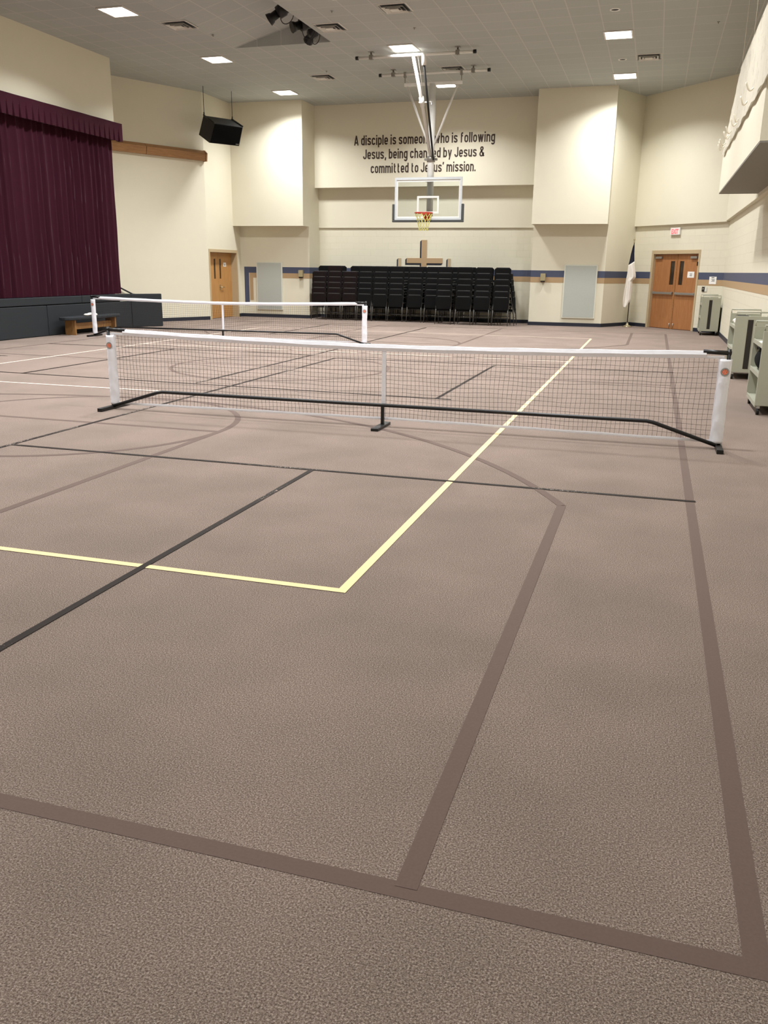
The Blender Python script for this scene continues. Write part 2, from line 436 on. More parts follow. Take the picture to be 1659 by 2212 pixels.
wall('wall_back_chamfer', PB, PC, 0, H, 'wall_paint')
wall('wall_back_right_pillar', PC, PD, 0, H, 'wall_paint', thick=0.1, e1=-0.1)
wall('wall_back_right_pillar_side', PD, PE, 0, H, 'wall_paint', thick=0.1)
wall('wall_back', PE, PF, 0, 2.92, 'block_paint')
struct(MB().box(PF[0], PE[0], 28.25, 28.45, 2.92, 4.16).build('wall_back_middle', 'wall_paint'))
struct(MB().box(PF[0], PE[0], 27.9, 28.45, 4.15, H).build('wall_back_upper', 'wall_paint'))
wall('wall_back_left_pillar_side', PF, PG, 0, H, 'wall_paint', thick=0.1)
wall('wall_back_left_pillar', PG, PH, 0, H, 'wall_paint', thick=0.1, e0=-0.1)
wall('wall_left_door', PH, PI_, 0, H, 'wall_paint', hole=(0.30, 2.20, 2.10))
wall('wall_left', PI_, PJ, 0, H, 'wall_paint')
wall('wall_left_return', PJ, PK, 0, H, 'wall_paint', thick=0.1, e1=-0.26)
struct(MB().box(-13.95, -13.6, -1.6, 20.65, 4.96, H).build('wall_left_stage', 'wall_paint'))
struct(MB().box(-16.2, -16.0, -1.6, 20.65, 0.0, H).build('wall_left_stage_back', 'black_pad'))
struct(MB().box(-16.2, 2.0, -1.8, -1.6, 0, H).build('wall_front', 'wall_paint'))
struct(MB().box(-13.45, -10.97, 26.85, 27.35, 2.92, H).build('wall_back_left_overhang', 'wall_paint'))
struct(MB().box(-3.68, -1.48, 26.85, 27.35, 2.96, H).build('wall_back_right_overhang', 'wall_paint'))
# parapet box of the overlook on the right wall
struct(MB().box(0.985, 1.67, 11.3, 18.25, 3.08, 3.74).build('wall_right_parapet', 'wall_paint'))

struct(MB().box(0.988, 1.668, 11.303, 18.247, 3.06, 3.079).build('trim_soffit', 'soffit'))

# painted stripes and baseboards (thin layers on the walls)
TR = [0]
def strip(A, B, z0, z1, mat, s0=None, s1=None, t=0.003, name=None):
    L, a = wframe(A, B)
    TR[0] += 1
    return struct(MB().box(0 if s0 is None else s0, L if s1 is None else s1, -0.001, t, z0, z1).build(name or 'trim_%d' % TR[0], mat, loc=(A[0], A[1], 0), rotz=a))
B0, B1, T0 = 1.445, 1.64, 1.285
for A, B, s0, s1 in (((1.77, 6.0), PA, None, None), (PA, PB, 0, 0.92), (PA, PB, 2.87, None), (PB, PC, None, None), (PC, PD, None, None),
                     (PD, PE, None, None), (PE, PF, None, None), (PF, PG, None, None), (PG, PH, 0, 2.36)):
    strip(A, B, B0, B1, 'blue_paint', s0, s1)
for A, B, s0, s1 in (((1.77, 6.0), PA, None, None), (PA, PB, 0, 0.92), (PA, PB, 2.87, None), (PB, PC, None, None), (PC, PD, None, None),
                     (PD, PE, None, None), (PE, PF, None, None), (PF, PG, None, None), (PG, PH, 0, 2.17)):
    strip(A, B, T0, B0, 'tan_paint', s0, s1)
strip(PG, PH, 0.36, B0, 'blue_paint', 2.19, 2.36)
strip(PG, PH, 0.55, T0, 'tan_paint', 2.04, 2.17)
for A, B, s0, s1, nm in (((1.77, -1.6), PA, None, None, 'right'), (PA, PB, 0, 0.9, 'back_right'), (PA, PB, 2.88, None, 'back_right'),
                     (PB, PC, None, None, 'chamfer'), (PC, PD, None, None, 'right_pillar'), (PD, PE, None, None, 'right_pillar_side'),
                     (PE, PF, None, None, 'back'), (PF, PG, None, None, 'left_pillar_side'), (PG, PH, None, None, 'left_pillar'),
                     (PH, PI_, 0, 0.28, 'left_corner'), (PI_, PJ, None, None, 'left')):
    strip(A, B, 0.0, 0.105, 'navy_base', s0, s1, t=0.012, name='baseboard_'+nm)

# ------------------------------------------------------------------ double door on the angled wall
def local_root(name, A, B):
    L, a = wframe(A, B)
    o = bpy.data.objects.new(name, None); COL.objects.link(o); o.location = (A[0], A[1], 0); o.rotation_euler.z = a
    struct(o); return o
d = local_root('door_1', PA, PB)
m = MB(); m.box(0.92, 0.985, -0.2, 0.015, 0, 2.26); m.box(2.785, 2.87, -0.2, 0.015, 0, 2.26); m.box(0.985, 2.785, -0.2, 0.015, 2.15, 2.26)
m.build('door_frame', 'frame_paint', d, bevel=0.004)
def leaf(s0, s1, w0, w1, hinge_left):
    m = MB(); zt = 2.145
    m.box(s0, w0, -0.12, -0.075, 0.01, zt); m.box(w1, s1, -0.12, -0.075, 0.01, zt)
    m.box(w0, w1, -0.12, -0.075, 0.01, 1.28); m.box(w0, w1, -0.12, -0.075, 1.95, zt)
    lf = m.build('door_leaf', 'door_wood', d)
    MB().box(w0, w1, -0.105, -0.095, 1.28, 1.95).build('window_pane', 'window_dark', lf)
    MB().box(s0+0.03, s1-0.03, -0.075, -0.072, 0.02, 0.30).build('kick_plate', 'door_wood', lf)
    b = MB(); b.box(s0+0.04, s1-0.04, -0.04, -0.012, 1.0, 1.065); b.box(s0+0.04, s0+0.09, -0.075, -0.02, 0.99, 1.075); b.box(s1-0.09, s1-0.04, -0.075, -0.02, 0.99, 1.075)
    b.build('push_bar', 'dull_steel', lf, bevel=0.006)
    c = MB(); cx = s1-0.3 if hinge_left else s0+0.08
    c.box(cx, cx+0.25, -0.075, -0.02, 2.02, 2.08); c.build('door_closer', 'dull_steel', lf, bevel=0.004)
    r = MB(); rx = s0+0.06 if hinge_left else s1-0.06
    r.cyl((rx, -0.06, 0.05), (rx, -0.06, 0.17), 0.012); r.box(rx-0.02, rx+0.02, -0.075, -0.05, 0.12, 0.16); r.build('door_holder', 'steel', lf)
    return lf
l1 = leaf(0.99, 1.855, 1.60, 1.76, False)
l2 = leaf(1.885, 2.78, 1.96, 2.13, True)
MB().box(1.855, 1.885, -0.13, -0.06, 0.0, 2.15).build('center_post', 'oak', d)
MB().box(0.97, 1.0, -0.02, 0.03, 1.82, 1.93).build('door_magnet', 'black_plastic', d)
o = tag(MB().box(1.16, 1.42, -0.0745, -0.072, 1.49, 1.66).build('paper_notice', 'paper', loc=(PA[0], PA[1], 0), rotz=d.rotation_euler.z),
    'white paper notice taped on right leaf of the double doors', 'notice')
m = MB()
for k in range(4): m.box(1.24, 1.24+0.1-0.02*(k % 2), -0.0722, -0.071, 1.60-k*0.022, 1.61-k*0.022)
m.build('printed_text', 'ink', o)

# single-colour pair of doors in the left wall
d = local_root('door_2', PH, PI_)
m = MB(); m.box(0.26, 0.33, -0.25, 0.015, 0, 2.16); m.box(2.17, 2.24, -0.25, 0.015, 0, 2.16); m.box(0.33, 2.17, -0.25, 0.015, 2.07, 2.16)
m.build('door_frame', 'frame_paint', d)
for s0, s1, w0 in ((0.335, 1.245, 1.06), (1.255, 2.165, 1.44)):
    m = MB(); w1 = w0+0.11; zt = 2.065
    m.box(s0, w0, -0.24, -0.2, 0.01, zt); m.box(w1, s1, -0.24, -0.2, 0.01, zt); m.box(w0, w1, -0.24, -0.2, 0.01, 1.25); m.box(w0, w1, -0.24, -0.2, 1.87, zt)
    lf = m.build('door_leaf', 'pale_door_wood', d)
    MB().box(w0, w1, -0.225, -0.215, 1.25, 1.87).build('window_pane', 'window_dark', lf)
    if s0 < 1:
        h = MB(); h.cyl((1.17, -0.2, 0.98), (1.17, -0.13, 0.98), 0.02); h.cyl((1.17, -0.14, 0.98), (0.98, -0.14, 0.98), 0.014); h.box(1.13, 1.21, -0.2, -0.19, 0.9, 1.06)
        h.build('door_handle', 'brass', lf)
o = tag(MB().box(0.70, 0.90, -0.1995, -0.197, 1.63, 1.76).build('paper_notice', 'paper', loc=(PH[0], PH[1], 0), rotz=d.rotation_euler.z),
    'small white notice on the brown double doors of left wall', 'notice')
m = MB()
for k in range(3): m.box(0.75, 0.85, -0.1972, -0.196, 1.70-k*0.022, 1.71-k*0.022)
m.build('printed_text', 'ink', o)

# ------------------------------------------------------------------ ceiling lights
def make_light(x, y, power, label):
    t = thing('ceiling_light', label, 'ceiling light', (x, y, H), 0, 'square ceiling lights')
    m = MB()
    for a in ((-0.31, 0.31, -0.335, -0.30), (-0.31, 0.31, 0.30, 0.335), (-0.31, -0.275, -0.30, 0.30), (0.275, 0.31, -0.30, 0.30)):
        m.box(a[0], a[1], a[2], a[3], -0.022, -0.001)
    m.build('frame', 'vent_white', t)
    MB().box(-0.275, 0.275, -0.30, 0.30, -0.016, -0.002).build('diffuser', 'lens_glow', t)
    ld = bpy.data.lights.new('lamp_light', 'AREA'); ld.shape = 'RECTANGLE'; ld.size = 0.54; ld.size_y = 0.58
    ld.energy = power; ld.color = LAMP_COL; ld.spread = LAMP_SPREAD
    lo = bpy.data.objects.new('lamp_light', ld); COL.objects.link(lo); lo.parent = t; lo.location = (0, 0, -0.03)
for i, y in enumerate(LAMP_Y):
    for x, nm in zip(LAMP_X, ('left', 'middle', 'right')):
        make_light(x, y, LAMP_W*ROW_POWER[i], 'glowing square ceiling light in the %s column, %s row out from the back wall' % (nm, ORD[i]))

# ceiling air vents
def make_vent(x, y, label):
    t = thing('ceiling_vent', label, 'vent', (x, y, H), 0, 'square ceiling vents')
    MB().box(-0.25, 0.25, -0.25, 0.25, -0.006, -0.001).build('backing', 'vent_dark', t)
    def ring(a, b, z0, z1):
        m = MB()
        # sloping square cone between outer half-size b (at z1) and inner half-size a (at z0)
        o_ = [(-b, -b, z1), (b, -b, z1), (b, b, z1), (-b, b, z1)]; i_ = [(-a, -a, z0), (a, -a, z0), (a, a, z0), (-a, a, z0)]
        m.add(o_+i_, [(k, (k+1) % 4, (k+1) % 4+4, k+4) for k in range(4)]); return m
    ring(0.285, 0.30, -0.012, -0.003).build('frame', 'vent_white', t, solid=0.006)
    ring(0.19, 0.225, -0.012, -0.045).build('louver', 'vent_white', t, solid=0.004)
    ring(0.115, 0.15, -0.012, -0.05).build('louver', 'vent_white', t, solid=0.004)
    MB().box(-0.085, 0.085, -0.085, 0.085, -0.05, -0.042).build('center_plate', 'vent_white', t)
for x, y, lb in ((-10.3, 18.35, 'dark slotted square vent in left ceiling between two glowing lights'),
                 (-5.45, 18.3, 'square air vent in the top middle of the ceiling in view'),
                 (-9.15, 23.95, 'square air vent in front of the pillar at left of the lettering'),
                 (-5.5, 23.8, 'square air vent above the rear ceiling pipe of hoop'),
                 (-0.65, 23.65, 'square air vent between the two right hand ceiling lights'),
                 (-7.2, 19.3, 'square vent beside the recess with stage spotlights')):
    make_vent(x, y, lb)
for x, y, lb in ((-1.26, 19.48, 'round recessed downlight ahead of the right column of lights'), (-1.27, 23.78, 'round recessed downlight between the two right hand ceiling lights')):
    t = thing('recessed_downlight', lb, 'downlight', (x, y, H), 0, 'recessed downlights')
    MB().lathe([(0.075, -0.004), (0.08, -0.014), (0.1, -0.014), (0.105, -0.001)], (0, 0, 0)).build('trim_ring', 'white_paint', t)
    MB().lathe([(0.0, -0.003), (0.078, -0.004)], (0, 0, 0)).build('bulb_recess', 'vent_dark', t)
for x, y, lb in ((-5.46, 19.81, 'sprinkler head ahead of the middle column light, beside the upper vent'), (-8.8, 23.3, 'small sprinkler head on ceiling near the left rear vent'), (-10.0, 19.3, 'sprinkler head beside the left ceiling vent'),
                 (0.75, 20.9, 'sprinkler head on ceiling toward the right wall'), (-6.75, 18.2, 'sprinkler head beside the edge of the spotlight recess')):
    t = thing('sprinkler_head', lb, 'sprinkler', (x, y, H), 0, 'ceiling sprinklers')
    MB().lathe([(0.0, -0.001), (0.032, -0.003), (0.022, -0.01), (0.0, -0.01)], (0, 0, 0), 12).build('escutcheon', 'dull_steel', t)
    m = MB(); m.cyl((0, 0, -0.01), (0, 0, -0.03), 0.007, 8); m.lathe([(0, -0.03), (0.016, -0.03), (0.016, -0.033), (0, -0.033)], (0, 0, 0), 10); m.build('deflector', 'dull_steel', t)

# stage spotlights in the recess
def spotlight(base, d, L, label, flare):
    t = thing('stage_spotlight', label, 'spotlight', base, 0, 'stage spotlights in the ceiling recess')
    d = Vector(d).normalized(); c = Vector((0, 0, -0.28))
    a = c - d*L*0.45; b = c + d*L*0.55
    m = MB(); m.path([a, a+d*0.05, a+d*L*0.35, a+d*L*0.4, a+d*L*0.62], 0.1, 14, radii=[0.07, 0.115, 0.115, 0.135, 0.125]); m.build('lamp_body', 'black_metal', t)
    m = MB(); m.path([a+d*L*0.6, a+d*L*0.84, a+d*L*0.86, b], 0.085, 14, radii=[0.085, 0.085, 0.10, flare]); m.build('lens_barrel', 'black_metal', t)
    s = d.cross(Vector((0, 0, 1))).normalized()*0.15
    m = MB(); m.path([c+s, c+s+Vector((0, 0, 0.17)), c-s+Vector((0, 0, 0.17)), c-s], 0.014, 6); m.cyl((0, 0, -0.11), (0, 0, 0.0), 0.02, 8); m.box(-0.03, 0.03, -0.03, 0.03, -0.03, 0.05)
    m.build('yoke', 'black_metal', t)
    m = MB(); p0 = a+Vector((0, 0, 0.02)); p1 = c+d*0.05+Vector((0, 0.0, -0.1))
    pts = []
    for i in range(13):
        u = i/12; p = p0.lerp(p1, u); p.z -= 0.24*math.sin(PI*u); p.x += 0.05*math.sin(2*PI*u); p.y += 0.10*math.sin(PI*u); pts.append(p)
    m.path(pts, 0.009, 6); m.build('cable', 'black_plastic', t)
pp = MB(); pp.cyl((-7.82, 13.2, 7.06), (-7.82, 20.4, 7.06), 0.024, 10)
tag(pp.build('lighting_pipe', 'black_metal'), 'black horizontal pipe in the ceiling recess holding stage spotlights', 'pipe')
spotlight((-7.9, 18.35, 7.03), (-0.85, -0.1, -0.52), 0.62, 'black stage spotlight aimed down left, nearest the top of photo', 0.125)
spotlight((-7.86, 19.45, 7.03), (-0.55, -0.5, -0.25), 0.55, 'black stage spotlight in the middle of the recess with looped cable', 0.12)
spotlight((-7.84, 19.95, 7.0), (-0.5, 0.45, -0.35), 0.55, 'black stage spotlight at the far end of the recess', 0.12)

# ------------------------------------------------------------------ wall lettering
def text_mesh(s, height, width, mat, name, parent, depth=0.004, bold=0.0, center=True):
    cu = bpy.data.curves.new('lettering', 'FONT'); cu.body = s; cu.size = 1.0; cu.extrude = 0.0; cu.offset = bold
    cu.resolution_u = 3
    tmp = bpy.data.objects.new('lettering_tmp', cu); COL.objects.link(tmp)
    dg = bpy.context.evaluated_depsgraph_get(); dg.update()
    me = bpy.data.meshes.new_from_object(tmp.evaluated_get(dg)); bpy.data.objects.remove(tmp, do_unlink=True); bpy.data.curves.remove(cu)
    xs = [v.co.x for v in me.vertices]; x0, x1 = min(xs), max(xs)
    sx = width/(x1-x0); sy = height/0.70
    for v in me.vertices:
        x, y = (v.co.x-(x0+x1)/2)*sx, v.co.y*sy
        v.co = (x, -depth, y)          # stands in the XZ plane, faces -Y
    me.name = name; me.materials.append(MATS[mat])
    o = bpy.data.objects.new(name, me); COL.objects.link(o)
    if parent: o.parent = parent
    md = o.modifiers.new('solid', 'SOLIDIFY'); md.thickness = depth*0.9; md.offset = 0
    return o
# narrow single-stroke letters for the wall motto (cap height 1, baseline 0)
TK, XH, GW = 0.165, 0.75, 0.33
GA = TK/2; GT = XH-GA; GR = GW/2
def arc(cx, cy, rx, a0, a1, n=9, ry=None):
    ry = rx if ry is None else ry
    return [(cx+rx*math.cos(math.radians(a0+(a1-a0)*k/n)), cy+ry*math.sin(math.radians(a0+(a1-a0)*k/n))) for k in range(n+1)]
def curve(pts, n=5):
    out = []; P = [pts[0]]+pts+[pts[-1]]
    for k in range(1, len(P)-2):
        for q_ in range(n):
            u = q_/n; r = []
            for d_ in (0, 1):
                a_, b_, c_, e_ = P[k-1][d_], P[k][d_], P[k+1][d_], P[k+2][d_]
                r.append(0.5*(2*b_+(c_-a_)*u+(2*a_-5*b_+4*c_-e_)*u*u+(3*b_-a_-3*c_+e_)*u**3))
            out.append(tuple(r))
    return out+[pts[-1]]
BOWL = arc(GR, GT-GR, GR, 0, 180)+arc(GR, GA+GR, GR, 180, 360); BOWL = BOWL+[BOWL[0]]
def arch(x0, w_): return [(x0, GT-w_/2-0.1)]+arc(x0+w_/2, GT-w_/2, w_/2, 180, 0)+[(x0+w_, 0)]
DOT = lambda x, y: [(x, y-GA), (x, y+GA)]
GLYPH = {
 'A': [[(0, 0), (0.23, 1.0)], [(0.23, 1.0), (0.46, 0)], [(0.08, 0.27), (0.38, 0.27)]],
 'J': [[(GW, 1.0), (GW, GA+GR)]+arc(GR, GA+GR, GR, 0, -180)+[(0, GA+GR+0.06)]],
 'a': [[(GW, 0), (GW, GT-GR)]+arc(GR, GT-GR, GR, 0, 160), [(GW, 0.43), (GR, 0.43)]+arc(GR, 0.252, GR, 90, 270, ry=0.178)+[(GW, GA)]],
 'b': [BOWL, [(0, 0), (0, 1.0)]], 'c': [arc(GR, GT-GR, GR, 10, 180)+arc(GR, GA+GR, GR, 180, 350)],
 'd': [BOWL, [(GW, 0), (GW, 1.0)]], 'e': [[(0, 0.36), (GW, 0.36), (GW, GT-GR)]+arc(GR, GT-GR, GR, 0, 180)+arc(GR, GA+GR, GR, 180, 335)],
 'f': [[(0, 0), (0, 0.80)]+arc(0.13, 0.80, 0.13, 180, 90)+[(0.2, 0.93)], [(-0.07, GT), (0.17, GT)]],
 'g': [BOWL, [(GW, XH), (GW, -0.05)]+arc(GR, -0.05, GR, 0, -160)], 'h': [[(0, 0), (0, 1.0)], arch(0, GW)],
 'i': [[(0, 0), (0, XH)], DOT(0, 0.93)], 'l': [[(0, 0), (0, 1.0)]], 'm': [[(0, 0), (0, XH)], arch(0, 0.31), arch(0.31, 0.31)],
 'n': [[(0, 0), (0, XH)], arch(0, GW)], 'o': [BOWL], 'p': [BOWL, [(0, XH), (0, -0.24)]],
 's': [curve([(GW, 0.555), (GW*0.9, 0.635), (GR, GT), (GW*0.1, 0.635), (0, 0.54), (GW*0.12, 0.45), (GW*0.5, 0.385), (GW*0.88, 0.31), (GW, 0.21), (GW*0.9, 0.12), (GR, GA), (GW*0.1, 0.12), (0, 0.20)])],
 't': [[(0, 0.95), (0, 0.2)]+arc(0.125, 0.2, 0.125, 180, 270)+[(0.19, GA)], [(-0.07, GT), (0.15, GT)]],
 'u': [[(0, XH), (0, GA+GR)]+arc(GR, GA+GR, GR, 180, 360), [(GW, XH), (GW, 0)]],
 'w': [[(0, XH), (0.14, 0)], [(0.14, 0), (0.28, XH)], [(0.28, XH), (0.42, 0)], [(0.42, 0), (0.56, XH)]], 'y': [[(0, XH), (0.19, 0.03)], [(0.37, XH), (0.12, -0.24)]],
 '&': [curve([(0.50, 0.03), (0.30, 0.38), (0.10, 0.72), (0.11, 0.87), (0.23, 0.93), (0.35, 0.86), (0.33, 0.72), (0.08, 0.42), (0.0, 0.24), (0.08, 0.11), (0.22, GA), (0.36, 0.14), (0.46, 0.40)])],
 ',': [[(0.02, 0.15), (-0.04, -0.15)]], '.': [DOT(0, GA)], '\u2019': [[(0.02, 1.0), (-0.03, 0.74)]]}
def letter_line(text, cap, width, mat, name, parent):
    x = 0.0; strokes = []
    for ch in text:
        if ch == ' ': x += 0.24; continue
        g = GLYPH[ch]; xs_ = [p_[0] for st in g for p_ in st]; lo, hi = min(xs_), max(xs_)
        strokes.append([[(p_[0]-lo+x+GA, p_[1]) for p_ in st] for st in g]); x += hi-lo+TK+0.09
    sx = width/x; m = MB()
    for g in strokes:
        for si, st in enumerate(g):
            y = -0.004-0.0006*si; L_s, R_s = [], []
            closed = math.dist(st[0], st[-1]) < 1e-6
            n_ = len(st)
            for k, (px, pz) in enumerate(st):
                a_ = st[k-1] if k else (st[-2] if closed else st[0]); b_ = st[k+1] if k < n_-1 else (st[1] if closed else st[-1])
                d1 = Vector((px-a_[0], pz-a_[1])); d2 = Vector((b_[0]-px, b_[1]-pz))
                d1 = d1.normalized() if d1.length > 1e-9 else d2.normalized(); d2 = d2.normalized() if d2.length > 1e-9 else d1
                t_ = (d1+d2).normalized() if (d1+d2).length > 1e-6 else d1
                nx, nz = -t_.y, t_.x; co = max(0.45, t_.dot(d1)); h_ = GA/co
                L_s.append((px+nx*h_, pz+nz*h_)); R_s.append((px-nx*h_, pz-nz*h_))
            vs = [((px-x/2)*sx, y, pz*cap) for px, pz in L_s+R_s]
            m.add(vs, [(k, n_+k, n_+k+1, k+1) for k in range(n_-1)])
    return m.build(name, mat, parent)
t = thing('wall_lettering', 'dark brown three line lettering on the upper back wall', 'lettering', (-7.33, 27.9, 0))
for s, wd, z in (('A disciple is someone who is following', 4.56, 5.40), ('Jesus, being changed by Jesus &', 3.95, 4.985), ("committed to Jesus\u2019 mission.", 3.43, 4.565)):
    o = letter_line(s, 0.29, wd, 'letter_brown', 'text_line', t); o.location = (0, 0, z)

# ------------------------------------------------------------------ cross on the block wall
t = thing('wall_cross', 'tan cross with dark blue edge on the wall above stacked chairs', 'cross', (-7.33, 28.3, 0))
m = MB(); m.box(-0.075, 0.105, -0.022, -0.004, 0.55, 2.545); m.box(-0.57, -0.075, -0.022, -0.004, 1.82, 1.98); m.box(0.105, 0.64, -0.022, -0.004, 1.82, 1.98)
m.build('cross_face', 'tan_paint', t)
m = MB(); m.prism([(-0.125, 0.5), (-0.075, 0.55), (-0.075, 1.82), (-0.57, 1.82), (-0.62, 1.77), (-0.125, 1.77)], 'y', -0.012, -0.002)
m.prism([(-0.125, 1.98), (-0.075, 1.98), (-0.075, 2.545), (-0.125, 2.50)], 'y', -0.012, -0.002)
m.prism([(-0.57, 1.98), (-0.62, 1.93), (-0.62, 1.77), (-0.57, 1.82)], 'y', -0.012, -0.002)
m.prism([(0.105, 1.82), (0.105, 1.77), (0.59, 1.77), (0.64, 1.82)], 'y', -0.012, -0.002)
m.build('cross_edge', 'navy_base', t)
for x, lb in ((-8.165, 'narrow beige upright with dark edge left of the wall cross'), (-6.49, 'narrow beige upright with dark edge right of the wall cross')):
    t = thing('wall_upright', lb, 'wall decoration', (x, 28.3, 0), 0, 'uprights beside the cross')
    MB().box(-0.03, 0.07, -0.02, -0.004, 0.9, 1.97).build('upright_face', 'frame_paint', t)
    MB().prism([(-0.075, 0.9), (-0.03, 0.9), (-0.03, 1.97), (-0.075, 1.92)], 'y', -0.012, -0.002).build('upright_edge', 'navy_base', t)

# ------------------------------------------------------------------ acoustic panels and small wall boxes
for x0, x1, z0, z1, lb in ((-12.86, -11.93, 0.25, 1.80, 'grey rectangular acoustic panel on wall right of left brown doors'),
                           (-2.67, -1.69, 0.25, 1.82, 'grey rectangular acoustic panel on wall left of the flag')):
    t = thing('acoustic_panel', lb, 'wall panel', ((x0+x1)/2, 27.35, 0), 0, 'grey acoustic panels')
    h = (x1-x0)/2
    MB().box(-h+0.03, h-0.03, -0.055, -0.004, z0+0.03, z1-0.03).build('fabric_face', 'panel_grey', t)
    m = MB(); m.box(-h, -h+0.03, -0.05, -0.004, z0, z1); m.box(h-0.03, h, -0.05, -0.004, z0, z1); m.box(-h+0.03, h-0.03, -0.05, -0.004, z0, z0+0.03); m.box(-h+0.03, h-0.03, -0.05, -0.004, z1-0.03, z1)
    m.build('edge_frame', 'panel_frame', t)
for x, lb in ((-11.25, 'small olive wall box on stripes beside the left grey panel'), (-3.3, 'small olive wall box on stripes beside the right grey panel')):
    t = thing('wall_box', lb, 'wall box', (x, 27.35, 0), 0, 'olive wall boxes')
    MB().box(-0.075, 0.075, -0.11, -0.004, 1.335, 1.55).build('housing', 'beige_plastic', t, bevel=0.008)
    MB().box(-0.06, 0.06, -0.10, -0.02, 1.30, 1.335).build('lower_lip', 'slot_dark', t)

# EXIT sign, notice and switch on the angled wall
def on_angled(name, label, cat, s, z):
    L, a = wframe(PA, PB); u = Vector((math.cos(a), math.sin(a), 0))
    return thing(name, label, cat, (PA[0]+u.x*s, PA[1]+u.y*s, z), a)
t = on_angled('exit_sign', 'red and white EXIT sign on wall above the double doors', 'exit sign', 1.95, 2.68)
MB().box(-0.19, 0.19, 0.004, 0.06, 0, 0.2).build('housing', 'white_paint', t, bevel=0.006)
o = text_mesh('EXIT', 0.13, 0.27, 'exit_red', 'sign_letters', t, depth=0.004, bold=0.02)
o.location = (0, 0.062, 0.035); o.rotation_euler.z = PI
t = on_angled('paper_notice', 'white paper notice on wall stripe right of the double doors', 'notice', 0.365, 1.33)
MB().box(-0.13, 0.13, 0.005, 0.008, 0, 0.2).build('sheet', 'paper', t)
m = MB(); m.box(-0.05, 0.05, 0.0082, 0.0095, 0.165, 0.185)
for k in range(3): m.box(-0.07, 0.05-0.03*(k % 2), 0.0082, 0.0095, 0.12-k*0.025, 0.132-k*0.025)
m.build('printed_text', 'ink', t)
t = on_angled('wall_switch', 'dark wall switch with beige plate below the paper notice', 'switch', 0.66, 1.12)
MB().box(-0.04, 0.06, 0.004, 0.02, 0, 0.13).build('switch_body', 'slot_dark', t)
MB().box(-0.12, -0.04, 0.004, 0.014, 0, 0.12).build('cover_plate', 'panel_frame', t)
MB().box(0.0, 0.02, 0.02, 0.026, 0.06, 0.09).build('toggle', 'white_paint', t)

# ------------------------------------------------------------------ stage: platform, pads, curtain, valance, stairs
struct(MB().box(-16.0, -13.72, -1.6, 20.55, 0.0, 0.88).build('trim_stage_platform', 'black_pad'))
t = thing('stage_padding', 'black padded panels covering the front of the stage', 'padding', (-13.6, 10, 0))
seams = [20.9, 17.4, 15.2, 13.0, 10.8, 8.6, 6.4, 4.2, 2.0]
for a, b in zip(seams[1:], seams[:-1]):
    MB().box(-0.11, 0.0, a-10+0.008, b-10-0.008, 0.004, 0.70).build('pad_panel', 'black_pad', t, bevel=0.015)
for a, b in ((18.75, 20.9), (12.0, 18.735), (2.0, 11.985)):
    MB().box(-0.11, 0.005, a-10, b-10, 0.715, 0.89).build('edge_pad', 'black_pad', t, bevel=0.012)
# end panel by the stairs
t = thing('stair_padding', 'black padded panel shielding the stage stairs', 'padding', (-13.60, 20.905, 0), math.atan2(0.78, 0.50))
MB().box(0.0, 0.90, 0.0, 0.10, 0.004, 0.885).build('pad_panel', 'black_pad', t, bevel=0.015)
t = thing('stage_stairs', 'pale stage stairs with a dark handrail behind black padding', 'stairs', (-14.0, 21.4, 0))
m = MB()
for k in range(4): m.box(-0.3-0.28*k-0.28, -0.3-0.28*k, -0.5, 0.25, 0, 0.22*(k+1)-0.02)
m.build('steps', 'stage_white', t)
m = MB(); m.path([(-0.9, -0.3, 1.62), (-0.25, -0.1, 1.06), (0.14, 0.0, 0.86), (0.30, 0.05, 0.86), (0.30, 0.05, 0.05)], 0.022, 8); m.cyl((-0.55, -0.2, 0.6), (-0.55, -0.2, 1.32), 0.018, 8)
m.build('handrail', 'black_metal', t)
MB().prism([(-0.7, 0.72), (-0.7, 1.15), (0.02, 0.84), (0.02, 0.72)], 'y', -0.03, 0.0).build('side_panel', 'stage_white', t)
# curtain
ph = [random.uniform(0, 6.28) for _ in range(6)]
def fold(y):
    w = y + 0.06*math.sin(1.9*y+ph[0]) + 0.035*math.sin(5.3*y+ph[1]) + 0.02*math.sin(11.7*y+ph[3])
    a = 1-abs(math.sin(PI*w/0.215)); b = 1-abs(math.sin(PI*w/0.41+ph[2]))
    return 0.125*a**1.2 + 0.05*b - 0.10
def cfn(u, v):
    y = 1.8+u*(20.63-1.8); z = 0.90+v*(4.95-0.90)
    k = 0.75+0.25*(1-v)
    return (-13.66+fold(y+0.01*math.sin(3*z))*k, y, z)
cu = MB().grid(cfn, 1100, 10).build('stage_curtain', 'curtain', solid=0.0)
tag(cu, 'burgundy pleated curtain hanging closed across the stage', 'curtain')
def vfn(u, v):
    y = 1.8+u*(20.76-1.8); z = 5.11-v*0.43
    s = (y/0.205) % 1.0
    k = min(1.0, max(0.0, (v-0.30)/0.70))
    return (-13.45-0.085*max(0.0, 1-abs(s-0.5)/(0.06+0.14*k))*k+0.006*math.sin(7*y), y, z)
va = MB().grid(vfn, 2800, 8, smooth=False).build('curtain_valance', 'curtain', solid=0.012)
tag(va, 'short burgundy valance across the top of the stage curtain', 'valance')
m = MB(); m.box(-13.59, -13.462, 20.748, 20.762, 4.69, 5.11); m.box(-13.59, -13.47, 1.8, 20.75, 5.09, 5.11); m.build('valance_board', 'curtain', va)

